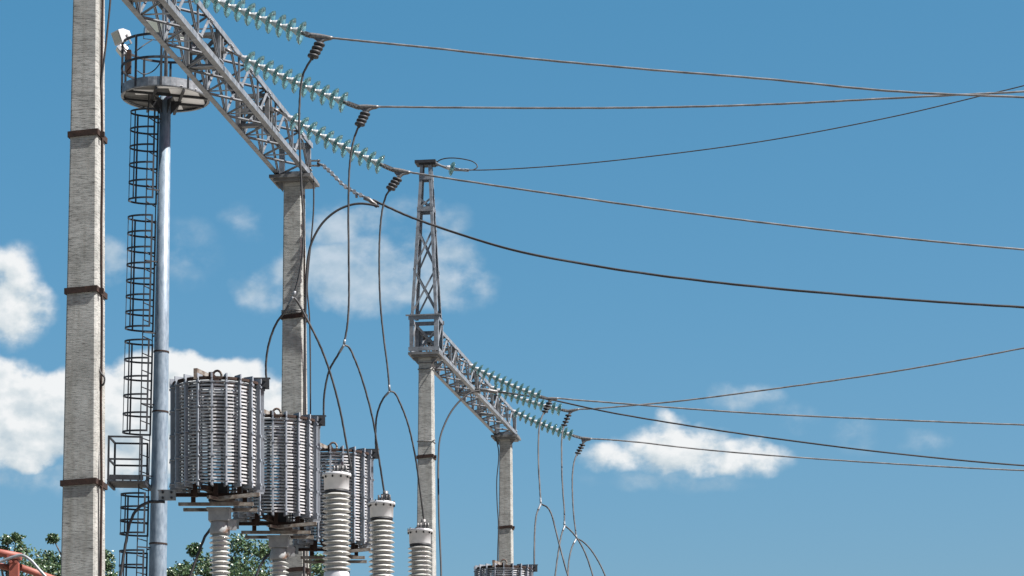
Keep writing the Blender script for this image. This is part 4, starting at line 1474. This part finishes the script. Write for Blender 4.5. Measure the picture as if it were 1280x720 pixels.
Uw = math_('ADD', U, math_('MULTIPLY', math_('SUBTRACT', ws.outputs[0], 0.5), 0.55))
Vw = math_('ADD', V, math_('MULTIPLY', math_('SUBTRACT', ws.outputs[1], 0.5), 0.55))
BL = [  # centre u, v, half sizes, weight
    (2.35, 4.95, 1.38, 0.64, 1.25), (1.1, 5.15, 1.4, 0.66, 1.1), (0.1, 5.1, 0.75, 0.75, 1.0), (2.9, 5.25, 0.9, 0.6, 1.1), (0.15, 5.55, 0.8, 0.42, 0.8),
    (1.8, 5.6, 1.2, 0.6, 0.7),
    (0.15, 3.7, 0.62, 0.72, 0.62), (0.0, 3.35, 0.4, 0.4, 0.5),
    (8.45, 5.62, 0.95, 0.36, 0.66), (9.1, 5.72, 0.95, 0.28, 0.58), (7.75, 5.73, 0.70, 0.23, 0.42), (8.35, 5.40, 0.32, 0.26, 0.46),
        (-2.0, 5.0, 2.2, 0.9, 0.9),
]
BL2 = [  # thin torn wisps
    (4.4, 3.45, 1.25, 0.55, 0.95), (5.6, 3.45, 0.75, 0.60, 0.9), (4.2, 2.8, 0.75, 0.42, 0.75), (3.3, 3.65, 0.45, 0.40, 0.6), (3.2, 2.75, 0.6, 0.35, 0.42),
    (5.3, 2.8, 0.7, 0.5, 0.5), (2.3, 3.2, 0.6, 0.6, 0.35), (9.35, 4.98, 0.60, 0.26, 0.62), (9.9, 5.2, 0.5, 0.3, 0.36), (1.45, 3.3, 0.35, 0.4, 0.7),
    (11.6, 5.5, 0.45, 0.25, 0.4), (10.7, 5.4, 0.45, 0.3, 0.35), (8.4, 5.9, 1.6, 0.3, 0.5), (0.4, 5.9, 0.9, 0.3, 0.7),
]


def blobs(lst, Uw, Vw):
    F = None
    for (u0, v0, a_, b_, wgt) in lst:
        du = math_('DIVIDE', math_('SUBTRACT', Uw, u0), a_)
        dv = math_('DIVIDE', math_('SUBTRACT', Vw, v0), b_)
        d2 = math_('ADD', math_('MULTIPLY', du, du), math_('MULTIPLY', dv, dv))
        e = math_('MULTIPLY', math_('SUBTRACT', 1.0, d2, True), wgt)
        F = e if F is None else math_('MAXIMUM', F, e)
    return F


F = blobs(BL, Uw, Vw)
F2 = blobs(BL2, Uw, Vw)

def cnoise(du, dv, scale, det):
    c_ = nt.nodes.new('ShaderNodeCombineXYZ')
    L(math_('ADD', U, du), c_.inputs[0]); L(math_('ADD', math_('MULTIPLY', V, 1.25), dv), c_.inputs[1])
    n_ = nt.nodes.new('ShaderNodeTexNoise')
    n_.inputs['Scale'].default_value = scale
    n_.inputs['Detail'].default_value = det
    n_.inputs['Roughness'].default_value = 0.55
    L(c_.outputs[0], n_.inputs['Vector'])
    return n_.outputs['Fac']


n1 = cnoise(0, 0, 1.9, 9)
n2 = cnoise(0.10, -0.14, 1.9, 5)
nb = cnoise(5.3, 2.2, 4.6, 6)
bil = math_('SUBTRACT', 0.5, math_('ABSOLUTE', math_('SUBTRACT', math_('MULTIPLY', nb, 2.0), 1.0)))
nsum = math_('ADD', math_('SUBTRACT', n1, 0.5), math_('MULTIPLY', bil, 0.16))
Fup = blobs(BL, Uw, math_('SUBTRACT', Vw, 0.22))
dens = math_('ADD', F, math_('MULTIPLY', nsum, math_('MULTIPLY', math_('MINIMUM', F, 0.42), 3.4)))
mr_ = nt.nodes.new('ShaderNodeMapRange')
mr_.interpolation_type = 'SMOOTHSTEP'
mr_.inputs['From Min'].default_value = 0.06
mr_.inputs['From Max'].default_value = 0.66
mr_.inputs['To Max'].default_value = 0.97
L(dens, mr_.inputs['Value'])
n3 = cnoise(3.1, 1.7, 1.3, 7)
mr2 = nt.nodes.new('ShaderNodeMapRange')
mr2.interpolation_type = 'SMOOTHSTEP'
mr2.inputs['From Min'].default_value = 0.08
mr2.inputs['From Max'].default_value = 0.95
mr2.inputs['To Max'].default_value = 0.52
L(math_('ADD', F2, math_('MULTIPLY', math_('SUBTRACT', n3, 0.52), math_('MULTIPLY', math_('MINIMUM', F2, 0.5), 5.5))), mr2.inputs['Value'])
front = math_('GREATER_THAN', sp.outputs['Y'], 0.05)
alpha = math_('MULTIPLY', math_('MAXIMUM', mr_.outputs[0], mr2.outputs[0]), front)
sh = math_('ADD', math_('MULTIPLY', math_('SUBTRACT', n1, n2), 1.6), math_('MULTIPLY', math_('SUBTRACT', F, Fup), 0.55))
sh2 = math_('ADD', 0.56, sh, True)
cc = ramp(nt, sh2, [(0.15, (0.52, 0.62, 0.69)), (0.5, (0.73, 0.79, 0.82)), (0.8, (0.93, 0.945, 0.95))])
bg2 = nt.nodes.new('ShaderNodeBackground')
L(cc, bg2.inputs['Color'])
EXPO = 1.85
bg2.inputs['Strength'].default_value = 0.98 / 2 ** EXPO
mxs = nt.nodes.new('ShaderNodeMixShader')
L(alpha, mxs.inputs[0]); L(bg.outputs[0], mxs.inputs[1]); L(bg2.outputs[0], mxs.inputs[2])
L(mxs.outputs[0], out.inputs['Surface'])

sc.view_settings.view_transform = 'Standard'
sc.view_settings.look = 'None'
sc.view_settings.exposure = EXPO
sc.view_settings.gamma = 1.0
sc.view_settings.use_curve_mapping = False
sc.render.engine = 'CYCLES'
sc.cycles.max_bounces = 6
sc.cycles.transparent_max_bounces = 16
sc.cycles.use_denoising = True
